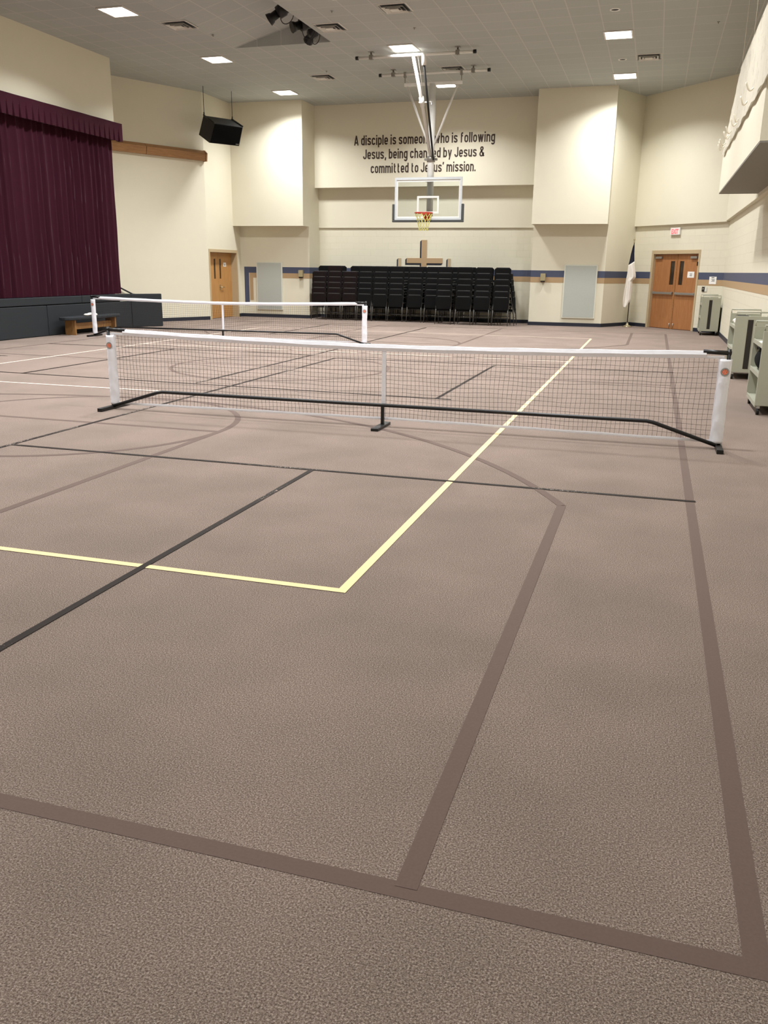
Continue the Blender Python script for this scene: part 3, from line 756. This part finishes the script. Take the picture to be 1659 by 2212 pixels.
# oak light trough on the angled left wall
L, a = wframe(PI_, PJ)
t = thing('wall_light_trough', 'long brown wooden box shelf high on the left wall', 'shelf', (PI_[0], PI_[1], 0), a)
m = MB()
prof = [(0.004, 4.70), (0.12, 4.70), (0.15, 4.90), (0.04, 4.99), (0.004, 4.99)]
m.prism(prof, 'x', 0.02, 2.05); m.build('front_board', 'oak', t)
m = MB(); m.prism(prof, 'x', 2.065, 4.85); m.build('front_board', 'oak', t)
m = MB(); m.prism([(0.004, 4.685), (0.135, 4.685), (0.165, 4.91), (0.045, 5.0), (0.004, 5.0)], 'x', -0.03, 0.02); m.build('end_cap', 'oak', t)

# hanging loudspeaker
t = thing('hanging_loudspeaker', 'large black loudspeaker hung on rods near the left corner', 'speaker', (-12.7, 24.7, 5.5))
org = Vector((-12.7, 24.7, 5.5))
def q(*p): return Vector(p)-org
ftl, ftr = Vector((-12.51, 24.0, 5.575)), Vector((-12.0, 24.82, 5.575))
fbl, fbr = Vector((-12.74, 24.1, 5.075)), Vector((-12.19, 24.92, 5.075))
btl, btr = Vector((-12.99, 24.28, 5.845)), Vector((-12.52, 25.14, 5.85))
bbl, bbr = btl+(fbl-ftl), btr+(fbr-ftr)
cab = MB().hexa([v-org for v in (fbl, fbr, bbr, bbl)], [v-org for v in (ftl, ftr, btr, btl)])
recalc(cab.build('cabinet', 'black_plastic', t, bevel=0.01))
nrm = (ftr-ftl).cross(fbl-ftl).normalized()
if nrm.dot(Vector((0.9, -0.4, -0.2))) < 0: nrm = -nrm
ins = [v+(((ftl+ftr+fbl+fbr)/4)-v)*0.06 for v in (ftl, ftr, fbr, fbl)]
recalc(MB().hexa([v+nrm*0.001-org for v in ins], [v+nrm*0.012-org for v in ins]).build('grille', 'black_fabric', t))
c = fbr+(ftl-fbr)*0.09; uu = (ftr-ftl).normalized(); vv = (fbl-ftl).normalized()
pl = [c+uu*a_+vv*b_+nrm*0.013 for a_, b_ in ((-0.05, -0.012), (0.05, -0.012), (0.05, 0.012), (-0.05, 0.012))]
recalc(MB().hexa([v-org for v in pl], [v+nrm*0.003-org for v in pl]).build('badge', 'dull_steel', t))
for a_, b_, top in ((ftl, btl, (-12.96, 24.27)), (ftr, btr, (-12.5, 25.15))):
    d_ = (b_-a_); m = MB(); m.path([a_+d_*0.02+Vector((0, 0, 0.015))-org, b_-d_*0.02+Vector((0, 0, 0.015))-org], 0.022, 6); m.build('rail', 'black_metal', t)
    m = MB(); m.cyl(Vector((top[0], top[1], b_.z+0.01))-org, Vector((top[0], top[1], H-0.003))-org, 0.008, 8); m.cyl(Vector((top[0], top[1], b_.z))-org, Vector((top[0], top[1], b_.z+0.08))-org, 0.018, 8)
    m.build('hanging_rod', 'black_metal', t)

# ------------------------------------------------------------------ bench below the stage, with a white cloth on it
t = thing('bench', 'low wooden bench with black carpeted top against the stage', 'bench', (-13.32, 18.66, 0))
pts = []
for i in range(40):
    a = 2*PI*i/40; c, s_ = math.cos(a), math.sin(a)
    pts.append((0.21*(abs(c)**0.6)*(1 if c > 0 else -1), 1.12*(abs(s_)**0.55)*(1 if s_ > 0 else -1)))
MB().prism(pts, 'z', 0.355, 0.425).build('seat', 'black_pad', t, bevel=0.015)
for y in (-0.80, 0.84): MB().box(-0.16, 0.13, y-0.022, y+0.022, 0, 0.355).build('leg', 'bench_wood', t, bevel=0.003)
MB().box(-0.03, 0.01, -0.778, 0.818, 0.12, 0.27).build('stretcher', 'bench_wood', t, bevel=0.003)
m = MB()
for i, (y, z, r) in enumerate(((-0.3, 0.456, 0.07), (-0.18, 0.465, 0.08), (-0.08, 0.453, 0.07), (0.0, 0.45, 0.06))):
    m.ell((-13.22+0.02*(i % 2), 18.66+y, z), r*1.0, r*1.2, 0.03+0.008*(i % 2), 10, 6)
tag(m.build('white_cloth', 'flag_white'), 'crumpled white cloth lying on the black bench top', 'cloth')

# ------------------------------------------------------------------ portable pickleball net
def make_net():
    t = thing('pickleball_net', '', 'net', (-2.65, 8.68, 0), 0, 'portable pickleball nets')
    X0, X1 = -3.33, 3.37
    def top(x):
        u = (x-(X0+X1)/2)/((X1-X0)/2); return 0.835+0.065*abs(u)**1.6
    def bot(x):
        u = (x-(X0+X1)/2)/((X1-X0)/2); return 0.10-0.02*abs(u)
    n = 60; xs = [X0+(X1-X0)*i/n for i in range(n+1)]
    # black frame parts
    for x in (X0, X1):
        f_ = MB().box(x-0.03, x+0.03, -0.28, 0.30, 0.0, 0.04).build('end_foot', 'black_metal', t, bevel=0.004)
        m = MB(); m.cyl((x, 0, 0.04), (x, 0, 0.945), 0.018, 10); m.build('end_post', 'black_metal', t)
    MB().box(-0.04, 0.04, -0.32, 0.14, 0.0, 0.03).build('center_foot', 'black_metal', t, bevel=0.004)
    MB().box(-0.016, 0.016, -0.046, -0.014, 0.03, 0.235).build('center_leg', 'black_metal', t)
    m = MB(); m.path([(X0+0.02, -0.03, 0.035), (X0+0.62, -0.03, 0.222), (X0+0.68, -0.03, 0.232), (X1-0.68, -0.03, 0.232), (X1-0.62, -0.03, 0.222), (X1-0.02, -0.03, 0.035)], 0.019, 10)
    m.build('base_rail', 'black_metal', t)
    for a_, b_ in ((X0-0.02, X0+0.23), (X1-0.23, X1+0.02)):
        m = MB(); m.cyl((a_, 0, 0.915), (b_, 0, 0.908), 0.021, 10); m.build('crossbar_end', 'black_metal', t)
    # white headband and tapes
    def band(a_, b_, zc, hh, th, nm):
        k = 50
        vs = []; fs = []
        for i in range(k+1):
            x = a_+(b_-a_)*i/k; z = zc(x)
            for dy, dz in ((-th*0.55, hh), (th*0.55, hh), (th, 0), (th*0.4, -hh), (-th*0.4, -hh), (-th, 0)):
                vs.append((x, dy, z+dz+0.002*math.sin(9*x+dz*40)))
        for i in range(k):
            for j in range(6):
                fs.append((i*6+j, i*6+(j+1) % 6, (i+1)*6+(j+1) % 6, (i+1)*6+j))
        fs += [tuple(range(6)), tuple(k*6+j for j in reversed(range(6)))]
        return MB().add(vs, fs).build(nm, 'white_vinyl', t)
    band(X0+0.2, X1-0.2, lambda x: top(x)-0.005, 0.034, 0.024, 'headband')
    band(X0+0.04, X0+0.21, lambda x: top(x)-0.03, 0.014, 0.006, 'headband_end'); band(X1-0.21, X1-0.04, lambda x: top(x)-0.03, 0.014, 0.006, 'headband_end')
    band(X0+0.04, X1-0.04, lambda x: bot(x)-0.012, 0.013, 0.004, 'bottom_tape')
    m = MB(); m.box(-0.022, 0.022, -0.006, 0.006, 0.225, 0.80); m.build('center_strap', 'white_vinyl', t)
    # end sleeves with round emblem
    for sg, x in ((1, X0), (-1, X1)):
        xa, xb = (x-0.03, x+0.085) if sg > 0 else (x-0.085, x+0.03)
        def sfn(u, v):
            z = 0.055+v*(0.85-0.055); ang = u*2*PI
            cx = (xa+xb)/2; rx = (xb-xa)/2*(1+0.03*math.sin(8*v)); ry = 0.033
            wr = 0.0022*math.sin(26*v+5*math.sin(ang))*(1-0.5*v)
            return (cx+(rx+wr)*math.cos(ang)+0.0015*math.sin(9*v), (ry+wr)*math.sin(ang), z)
        sl = MB().grid(sfn, 24, 36).build('post_sleeve', 'white_vinyl', t, solid=0.002)
        cx = (xa+xb)/2+(0.006 if sg < 0 else -0.003); cz = 0.735
        def disc(r0, r1, y, nm, mat):
            k = 28; vs = []; fs = []
            for i in range(k):
                a = 2*PI*i/k
                for rr in (r0, r1): vs.append((cx+rr*math.cos(a), y, cz+rr*math.sin(a)))
            for i in range(k): fs.append((2*i, 2*((i+1) % k), 2*((i+1) % k)+1, 2*i+1))
            return MB().add(vs, fs).build(nm, mat, sl, solid=0.001)
        disc(0.027, 0.039, -0.037, 'emblem_ring', 'grey_print')
        disc(0.0005, 0.0245, -0.037, 'emblem_ball', 'orange_print')
        m = MB()
        for k in range(7):
            a = 2*PI*k/7
            r_ = 0.015 if k else 0.0
            m.lathe([(0.0, 0.0), (0.0035, 0.0)], (0, 0, 0), 6)
            for vi in range(len(m.v)-12, len(m.v)):
                vx, vy, vz = m.v[vi]; m.v[vi] = (cx+vx+r_*math.cos(a), -0.038, cz+vy+r_*math.sin(a))
        m.build('emblem_dots', 'white_paint', sl)
    # knotted mesh
    m = MB(); R = 0.0016
    def wob(x, z): return (0.009*math.sin(3.1*x+4*z)+0.005*math.sin(11*x+9*z), 0.012*math.sin(1.7*x+2*z), 0.005*math.sin(5.3*x+3*z)+0.003*math.sin(13*x+31*z))
    nv = 146
    for i in range(nv+1):
        x = X0+0.08+(X1-X0-0.16)*i/nv; pts = []
        for j in range(9):
            z = bot(x)+(top(x)-0.03-bot(x))*j/8; w_ = wob(x, z); k = math.sin(PI*j/8)
            pts.append((x+w_[0]*k, w_[1]*k, z))
        m.path(pts, R, 4, cap=False, smooth=False)
    nh = 16
    for j in range(1, nh):
        pts = []
        for i in range(111):
            x = X0+0.08+(X1-X0-0.16)*i/110; v = j/nh; z = bot(x)+(top(x)-0.03-bot(x))*v; w_ = wob(x, z)
            pts.append((x, w_[1]*math.sin(PI*v), z+w_[2]))
        m.path(pts, R, 4, cap=False, smooth=False)
    m.build('net_mesh', 'net_cord', t)
    return t
net = make_net()
net['label'] = 'nearer white-topped pickleball net standing across the carpet foreground'
net2 = copy_tree(net); net2.location = (-9.32, 17.95, 0); net2.rotation_euler.z = 0.045
net2['label'] = 'farther white-topped pickleball net at left, in front of the stage bench'

# ------------------------------------------------------------------ basketball hoop hung from the ceiling
HX, HY = -5.98, 23.6
t = thing('basketball_hoop', 'ceiling hung basketball hoop with glass backboard on white frame', 'basketball hoop', (HX, HY, H))
o_ = Vector((HX, HY, H))
def L_(x, y, z): return Vector((x, y, z))-o_
for y, x0, x1 in ((21.62, -7.39, -4.48), (23.57, -7.41, -4.50)):
    p = MB().cyl(L_(x0, y, 6.50), L_(x1, y, 6.50), 0.033, 12).build('ceiling_pipe', 'white_paint', t)
    for xx, sg in ((x0, -1), (x1, 1)): MB().cyl(L_(xx-0.05*sg, y, 6.50), L_(xx+0.02*sg, y, 6.50), 0.043, 12).build('end_cap', 'black_plastic', p)
    for xx in (x0+0.37, x1-0.42):
        m = MB(); m.cyl(L_(xx, y, 6.44), L_(xx, y, 6.60), 0.022, 8); m.box(*(xx-0.06-HX, xx+0.06-HX, y-0.06-HY, y+0.06-HY), 6.605-H, 6.618-H); m.box(xx-0.045-HX, xx+0.045-HX, y-0.045-HY, y+0.045-HY, 6.45-H, 6.55-H)
        m.build('pipe_clamp', 'dull_steel', p)
XB0, XB1, ZB = -6.72, -5.22, 6.245
for xx in (XB0, XB1):
    m = MB(); m.cyl(L_(xx, 23.57, 6.29), L_(xx, 23.57, 6.45), 0.013, 8); m.box(xx-0.03-HX, xx+0.03-HX, 23.53-HY, 23.61-HY, 6.41-H, 6.55-H); m.build('hanger', 'dull_steel', t)
m = MB(); m.box(XB0-0.02-HX, XB1+0.02-HX, -0.05, 0.02, ZB-0.035-H, ZB+0.035-H); m.build('cross_bar', 'white_paint', t, bevel=0.005)
MB().cyl(L_(HX, HY, ZB), L_(HX, HY, 2.98), 0.088, 20).build('mast', 'white_paint', t)
for xa, xb in ((XB0+0.06, HX-0.07), (XB1-0.1, HX+0.06)):
    MB().cyl(L_(xa, HY, ZB-0.03), L_(xb, HY, 4.75), 0.028, 10).build('side_brace', 'white_paint', t)
m = MB(); m.path([L_(-5.97, 21.62, 6.46), L_(-5.93, 22.35, 5.62), L_(-5.98, HY-0.09, 4.52)], 0.04, 12, radii=[0.035, 0.042, 0.042]); m.build('front_brace', 'white_paint', t)
m = MB(); m.cyl(L_(-5.93, 22.28, 5.70), L_(-5.93, 22.42, 5.52), 0.06, 12); m.box(-0.03, 0.30, 22.36-HY, 22.40-HY, 5.59-H, 5.615-H); m.box(0.28, 0.30, 22.36-HY, 22.40-HY, 5.54-H, 5.60-H); m.build('brace_collar', 'white_paint', t)
m = MB(); m.cyl(L_(HX, HY, 4.36), L_(HX, HY, 4.50), 0.11, 16); m.box(-0.17, 0.17, -0.05, 0.05, 4.40-H, 4.45-H); m.build('mast_collar', 'dull_steel', t)
m = MB(); m.cyl(L_(-5.72, 21.65, 6.35), L_(-5.88, HY-0.14, 4.40), 0.026, 10); m.build('lift_strap', 'black_metal', t)
m = MB(); m.cyl(L_(-5.72, 21.62, 6.54), L_(-5.72, 21.68, 6.28), 0.055, 12); m.build('lift_motor', 'white_paint', t)
m = MB(); m.path([L_(-5.86, 21.62, 6.47), L_(-5.88, 22.5, 5.5), L_(-5.93, HY-0.12, 4.45)], 0.006, 6); m.build('lift_cable', 'dull_steel', t)
# backboard
BY = 23.40; zb, zt = 2.90, 3.965; hw = 0.915
m = MB()
m.box(-hw, hw, BY-0.02-HY, BY+0.03-HY, zt-0.06-H, zt-H); m.box(-hw, hw, BY-0.02-HY, BY+0.03-HY, zb-H, zb+0.05-H)
m.box(-hw, -hw+0.05, BY-0.02-HY, BY+0.03-HY, zb+0.05-H, zt-0.06-H); m.box(hw-0.05, hw, BY-0.02-HY, BY+0.03-HY, zb+0.05-H, zt-0.06-H)
bf = m.build('backboard_frame', 'board_frame', t)
MB().box(-hw+0.05, hw-0.05, BY-HY, BY+0.012-HY, zb+0.05-H, zt-0.06-H).build('glass_pane', 'board_glass', bf)
m = MB(); a = 0.30; z0, z1 = 3.06, 3.50
m.box(-a, a, BY-0.004-HY, BY-0.001-HY, z1-0.05-H, z1-H); m.box(-a, -a+0.05, BY-0.004-HY, BY-0.001-HY, z0-H, z1-0.05-H); m.box(a-0.05, a, BY-0.004-HY, BY-0.001-HY, z0-H, z1-0.05-H); m.box(-a+0.05, a-0.05, BY-0.004-HY, BY-0.001-HY, z0-H, z0+0.05-H)
m.box(-hw+0.05, hw-0.05, BY-0.004-HY, BY-0.001-HY, zb+0.05-H, zb+0.085-H); m.box(-hw+0.05, hw-0.05, BY-0.004-HY, BY-0.001-HY, zt-0.11-H, zt-0.06-H)
m.box(-hw+0.05, -hw+0.085, BY-0.004-HY, BY-0.001-HY, zb+0.085-H, zt-0.11-H); m.box(hw-0.085, hw-0.05, BY-0.004-HY, BY-0.001-HY, zb+0.085-H, zt-0.11-H)
m.build('target_lines', 'white_paint', bf)
m = MB(); y0, y1 = BY-0.04-HY, BY+0.045-HY
m.box(-hw-0.065, hw+0.065, y0, y1, zb-0.06-H, zb-0.002-H); m.box(-hw-0.065, -hw-0.002, y0, y1, zb-0.002-H, zb+0.40-H); m.box(hw+0.002, hw+0.065, y0, y1, zb-0.002-H, zb+0.40-H)
m.build('edge_pad', 'pad_grey', bf, bevel=0.012)
for xx in (-0.77, 0.77): MB().box(xx-0.09, xx+0.09, BY+0.013-HY, BY+0.05-HY, zt-0.10-H, zt-0.065-H).build('corner_bracket', 'black_metal', bf)
m = MB(); m.box(-0.11, 0.11, BY+0.031-HY, HY-0.08-HY, zt-0.11-H, zt-0.075-H); m.box(-0.12, 0.12, BY+0.031-HY, HY-0.08-HY, zb+0.02-H, zb+0.10-H); m.build('mount_bracket', 'dull_steel', bf)
RYc, RZc, RR = 22.98, 3.05, 0.232
m = MB(); m.path([(RR*math.cos(2*PI*i/36), RYc-HY+RR*math.sin(2*PI*i/36), RZc-H) for i in range(36)], 0.014, 8, closed=True); rim = m.build('rim', 'rim_red', t)
m = MB(); m.prism([(-0.11, 3.07), (0.11, 3.07), (0.09, 2.90), (-0.02, 2.87), (-0.09, 2.90)], 'y', BY-0.05-HY, BY-0.022-HY)
m.v = [(x, y, z-H) for x, y, z in m.v]
m.box(-0.10, 0.10, RYc+RR-0.03-HY, BY-0.05-HY, 3.025-H, 3.06-H); m.build('rim_bracket', 'rim_red', rim)
m = MB(); K = 12; lev = [(0.0, 0.228), (-0.10, 0.195), (-0.19, 0.165), (-0.28, 0.14), (-0.36, 0.125), (-0.43, 0.115)]
for dirn in (1, -1):
    for k in range(K):
        pts = []
        for i, (dz, r) in enumerate(lev):
            a = 2*PI*(k+dirn*0.5*i)/K; pts.append((r*math.cos(a), RYc-HY+r*math.sin(a), RZc-0.012+dz-H))
        m.path(pts, 0.006, 5, cap=False)
m.build('rim_net', 'net_yellow', rim)

# ------------------------------------------------------------------ stacks of chairs
GROUP_F, GROUP_B = 'stacked chairs of the front row', 'stacked chairs of the rear row'
def make_chair(fabric):
    t = thing('stacking_chair', '', 'chair')
    # back faces -Y; back feet at y = 0
    def back(u, v):
        x = (u-0.5)*0.50; z = 0.44+v*0.40
        if v > 0.86:
            k = (v-0.86)/0.14; lim = 0.25-0.06*(1-math.sqrt(max(0, 1-k*k))); x = max(-lim, min(lim, x))
        return (x*(0.93+0.07*v), 0.045+0.03*v-0.018*(1-(2*u-1)**2), z)
    MB().grid(back, 12, 10).build('backrest', fabric, t, solid=0.026)
    m = MB(); m.path([back(i/12, 1.0) for i in range(13)], 0.009, 5); m.build('back_highlight', 'edge_highlight', t)  # added strip that paints the highlight on the lit top edge
    m = MB(); m.box(-0.215, 0.215, 0.09, 0.50, 0.41, 0.468); m.build('seat', fabric, t, bevel=0.018)
    for sx in (-1, 1):
        m = MB(); m.path([(sx*0.243, -0.01, 0.0), (sx*0.234, 0.012, 0.25), (sx*0.225, 0.03, 0.46)], 0.0105, 7); m.build('leg', 'chair_metal', t)
        m = MB(); m.path([(sx*0.243, 0.50, 0.0), (sx*0.232, 0.47, 0.40), (sx*0.232, 0.44, 0.415), (sx*0.232, 0.05, 0.405)], 0.0105, 7); m.build('leg', 'chair_metal', t)
    for sx in (-1, 1): MB().path([(sx*0.225, 0.03, 0.462), (sx*0.222, 0.075, 0.60), (sx*0.222, 0.085, 0.74)], 0.0105, 7).build('back_frame', 'black_metal', t)
    for y_, z_ in ((0.01, 0.23), (0.485, 0.2)): MB().cyl((-0.238, y_, z_), (0.238, y_, z_), 0.008, 6).build('stretcher', 'black_metal', t)
    return t
protoA = make_chair('black_fabric'); protoB = make_chair('brown_fabric')
used = {}
DZ, DY = 0.172, 0.028
POS = ['bottom', 'second', 'third', 'fourth', 'fifth', 'top']
def stack(x, y, n, brown, where, group, rz=0.0):
    for k in range(n):
        pr = protoB if brown else protoA
        if pr.name not in used: used[pr.name] = 1; c = pr
        else: c = copy_tree(pr)
        c.location = (x-math.sin(rz)*DY*k, y+math.cos(rz)*DY*k, DZ*k); c.rotation_euler.z = rz+random.uniform(-0.012, 0.012)
        posn = 'topmost' if k == n-1 else ('bottom' if k == 0 else '%s from bottom' % ORD[k])
        c['label'] = '%s padded stacking chair, %s in %s' % ('dark brown' if brown else 'black', posn, where)
        c['group'] = group
front = [(-10.48, 26.85, 5, 1), (-9.95, 26.85, 6, 1), (-9.42, 26.85, 5, 1), (-8.90, 26.85, 6, 0), (-8.39, 26.85, 6, 0), (-7.86, 26.85, 6, 0), (-7.24, 26.85, 6, 0), (-6.67, 26.85, 6, 0),
         (-6.18, 26.35, 6, 0), (-5.56, 26.35, 6, 0), (-4.99, 26.35, 6, 0), (-4.41, 26.35, 6, 0)]
for i, (x, y, n, br) in enumerate(front): stack(x, y, n, br, 'the %s front stack from the left' % ORD[i], GROUP_F)
rear = [-10.55, -10.06]+[-9.42+0.535*k for k in range(10)]
for i, x in enumerate(rear): stack(x, 27.56, 6, 0, 'the %s rear stack from the left' % ORD[i], GROUP_B)
stack(-4.03, 26.95, 5, 0, 'the sideways stack at right end', 'stacked chairs turned sideways', rz=PI/2)

# ------------------------------------------------------------------ Christian flag on its stand
t = thing('flag_stand', 'white and dark navy flag drooping from pole beside double doors', 'flag', (-0.72, 27.95, 0))
MB().lathe([(0.0, 0.0), (0.14, 0.0), (0.145, 0.012), (0.12, 0.025), (0.045, 0.06), (0.025, 0.13), (0.016, 0.13)], (0, 0, 0), 24).build('base', 'brass', t)
MB().cyl((0, 0, 0.10), (0, 0, 2.48), 0.014, 12).build('pole', 'pole_wood', t)
MB().lathe([(0.014, 2.47), (0.022, 2.49), (0.012, 2.52), (0.03, 2.55), (0.018, 2.6), (0.0, 2.65)], (0, 0, 0), 12).build('finial', 'brass', t)
# outline of the hanging cloth: height, left edge, right edge (metres from the pole)
prof = [(2.42, -0.012, 0.012), (2.36, -0.03, 0.02), (2.16, -0.065, 0.03), (1.95, -0.09, 0.05), (1.82, -0.115, 0.065), (1.58, -0.125, 0.12), (1.45, -0.14, 0.135), (1.38, -0.145, 0.035), (1.28, -0.15, 0.05), (1.0, -0.175, 0.04), (0.80, -0.185, 0.04), (0.70, -0.18, -0.02), (0.62, -0.165, -0.08), (0.56, -0.14, -0.115)]
def edges(z):
    for (z0, a0, b0), (z1, a1, b1) in zip(prof[:-1], prof[1:]):
        if z1 <= z <= z0:
            k = (z0-z)/(z0-z1); return a0+(a1-a0)*k, b0+(b1-b0)*k
    return prof[-1][1:] if z < 1 else prof[0][1:]
def cloth(zt_, zb_, name, mat):
    def fn(u, v):
        z = zt_(u)+(zb_(u)-zt_(u))*v
        a, b = edges(z)
        x = a+(b-a)*u; w_ = (b-a)
        return (x, -0.03-0.10*w_*math.cos(u*3*PI)-0.02*math.sin(6*u+3*z), z)
    return MB().grid(fn, 24, 30).build(name, mat, t, solid=0.004)
split = lambda u: 1.83+0.11*u
cloth(lambda u: 2.42, split, 'flag_canton', 'flag_navy')
cloth(split, lambda u: 0.56, 'flag_field', 'flag_white')

# ------------------------------------------------------------------ book carts along the right wall
def make_cart():
    t = thing('book_cart', '', 'cart')
    # width along x (0..0.50), length along y (0..1.05)
    Wd, Ln = 0.48, 1.05
    for y0 in (0.0, Ln-0.03):
        e = MB().box(0.0, Wd, y0, y0+0.03, 0.11, 0.985).build('end_panel', 'cart_paint', t, bevel=0.006)
        yy = y0-0.003 if y0 == 0 else y0+0.03
        MB().box(0.185, 0.265, yy, yy+0.003, 0.17, 0.93).build('label_slot', 'slot_dark', e)
        m = MB(); m.path([(0.012, y0+0.015, 0.98), (0.012, y0+0.015, 1.045), (Wd-0.012, y0+0.015, 1.045), (Wd-0.012, y0+0.015, 0.98)], 0.012, 8); m.build('handle_rail', 'cart_paint', e)
    for z in (0.11, 0.455, 0.80):
        m = MB(); m.box(0.005, Wd-0.005, 0.03, Ln-0.03, z, z+0.022); m.box(0.005, 0.02, 0.03, Ln-0.03, z-0.02, z+0.03); m.box(Wd-0.02, Wd-0.005, 0.03, Ln-0.03, z-0.02, z+0.03); m.build('shelf', 'cart_paint', t)
    MB().box(Wd/2-0.008, Wd/2+0.008, 0.03, Ln-0.03, 0.132, 0.97).build('divider_panel', 'cart_paint', t)
    for x in (0.045, Wd-0.045):
        for y in (0.05, Ln-0.05):
            c = MB().box(x-0.018, x+0.018, y-0.03, y+0.03, 0.078, 0.11).build('caster', 'steel', t)
            m = MB(); m.cyl((x-0.016, y, 0.042), (x+0.016, y, 0.042), 0.042, 16); m.build('caster_wheel', 'black_plastic', c)
    return t
cart = make_cart()
carts = [cart, copy_tree(cart), copy_tree(cart)]
for c, (x, y, rz), lb in zip(carts, ((1.24, 25.1, 0.0), (1.255, 14.75, 0.0), (1.26, 11.0, 0.0)),
        ('grey green book cart in the corner beside the double doors', 'grey green book cart behind the nearest cart, by right wall', 'nearest grey green book cart, cut by right photo edge')):
    c.location = (x, y, 0); c.rotation_euler.z = rz; c['label'] = lb; c['group'] = 'book carts along the right wall'
# things on the carts
m = MB()
def bag(u, v):
    a = u*2*PI; k = math.sin(PI*min(1, v*1.02))**0.35 if v < 0.98 else 0.25
    ca, sa = math.cos(a), math.sin(a)
    return (1.37+0.085*math.copysign(abs(ca)**0.5, ca)*k+0.008*math.sin(5*v+a), 11.62+0.30*math.copysign(abs(sa)**0.5, sa)*k*(1-0.25*v), 0.478+0.26*v+0.03*math.sin(2*a+1)*v)
m.grid(bag, 24, 12)
bg = tag(m.build('black_bag', 'black_fabric', solid=0.004), 'black bag slumped on the middle shelf of nearest book cart', 'bag')
m = MB(); m.path([(1.30, 11.45, 0.72), (1.285, 11.5, 0.765), (1.285, 11.7, 0.765), (1.30, 11.78, 0.72)], 0.012, 6); m.build('strap', 'black_plastic', bg)
m = MB()
for k in range(4): m.box(1.27+0.004*k, 1.45-0.006*k, 11.25+0.01*k, 11.5-0.012*k, 0.823+0.004*k, 0.8268+0.004*k)
tag(m.build('paper_stack', 'paper', bevel=0), 'thin stack of white paper on top shelf of nearest cart', 'paper')
m = MB()
for k in range(5): m.ell((1.33+0.02*(k % 2), 15.35+0.06*k, 0.862+0.012*(k % 3)), 0.05, 0.055, 0.036, 10, 6)
tag(m.build('white_cloth', 'flag_white'), 'bunched white cloth on the top shelf of middle cart', 'cloth')
tag(MB().box(1.28, 1.46, 14.82, 15.1, 0.823, 0.99).build('black_box', 'black_plastic', bevel=0.01), 'black box on the top shelf of the middle book cart', 'box')

# ------------------------------------------------------------------ safety netting bundled along the parapet at upper right
t = thing('safety_netting', 'crumpled cream safety netting hung above the parapet at upper right', 'netting', (0.955, 14.6, 3.7))
def nfn(u, v):
    zz = 3.70+v*0.95; yfar = 18.0-2.55*v; y = 10.2+u*(yfar-10.2)
    return (0.003*math.sin(9*y+3*zz)+0.002*math.sin(23*y+2*zz)-0.004, y-14.6, zz-3.7+0.02*math.sin(6*y)*(1-v))
MB().grid(nfn, 300, 24).build('net_sheet', 'bundled_netting', t)
m = MB(); m.cyl((0, 10.2-14.6, 0.95), (0, 15.45-14.6, 0.95), 0.008, 6); m.build('top_cord', 'rope_white', t)
m = MB()
for y in (10.4, 12.0, 13.6, 15.3): m.cyl((0.0, y-14.6, 0.95), (0.0, y-14.6, H-3.7-0.002), 0.003, 5)
m.build('hanging_cord', 'rope_white', t)
m = MB()
rr = random.Random(3)
for k, y in enumerate((17.85, 17.6, 17.4, 17.15, 16.6, 16.25, 15.9, 14.9, 14.6, 13.3, 12.5)):
    c0 = Vector((0.0, y-14.6, 0.10+0.08*rr.random())); pts = []
    wd_ = 0.07+0.03*rr.random(); h = 0.05+0.03*rr.random()
    for i in range(11):
        u = i/10; pts.append(c0+Vector((-wd_*(1-u)-0.008, 0.04*u, 0.06*(1-u)-h*math.sin(PI*u))))
    m = MB(); m.path(pts, 0.011, 6); m.build('rope_loop', 'rope_white', t)
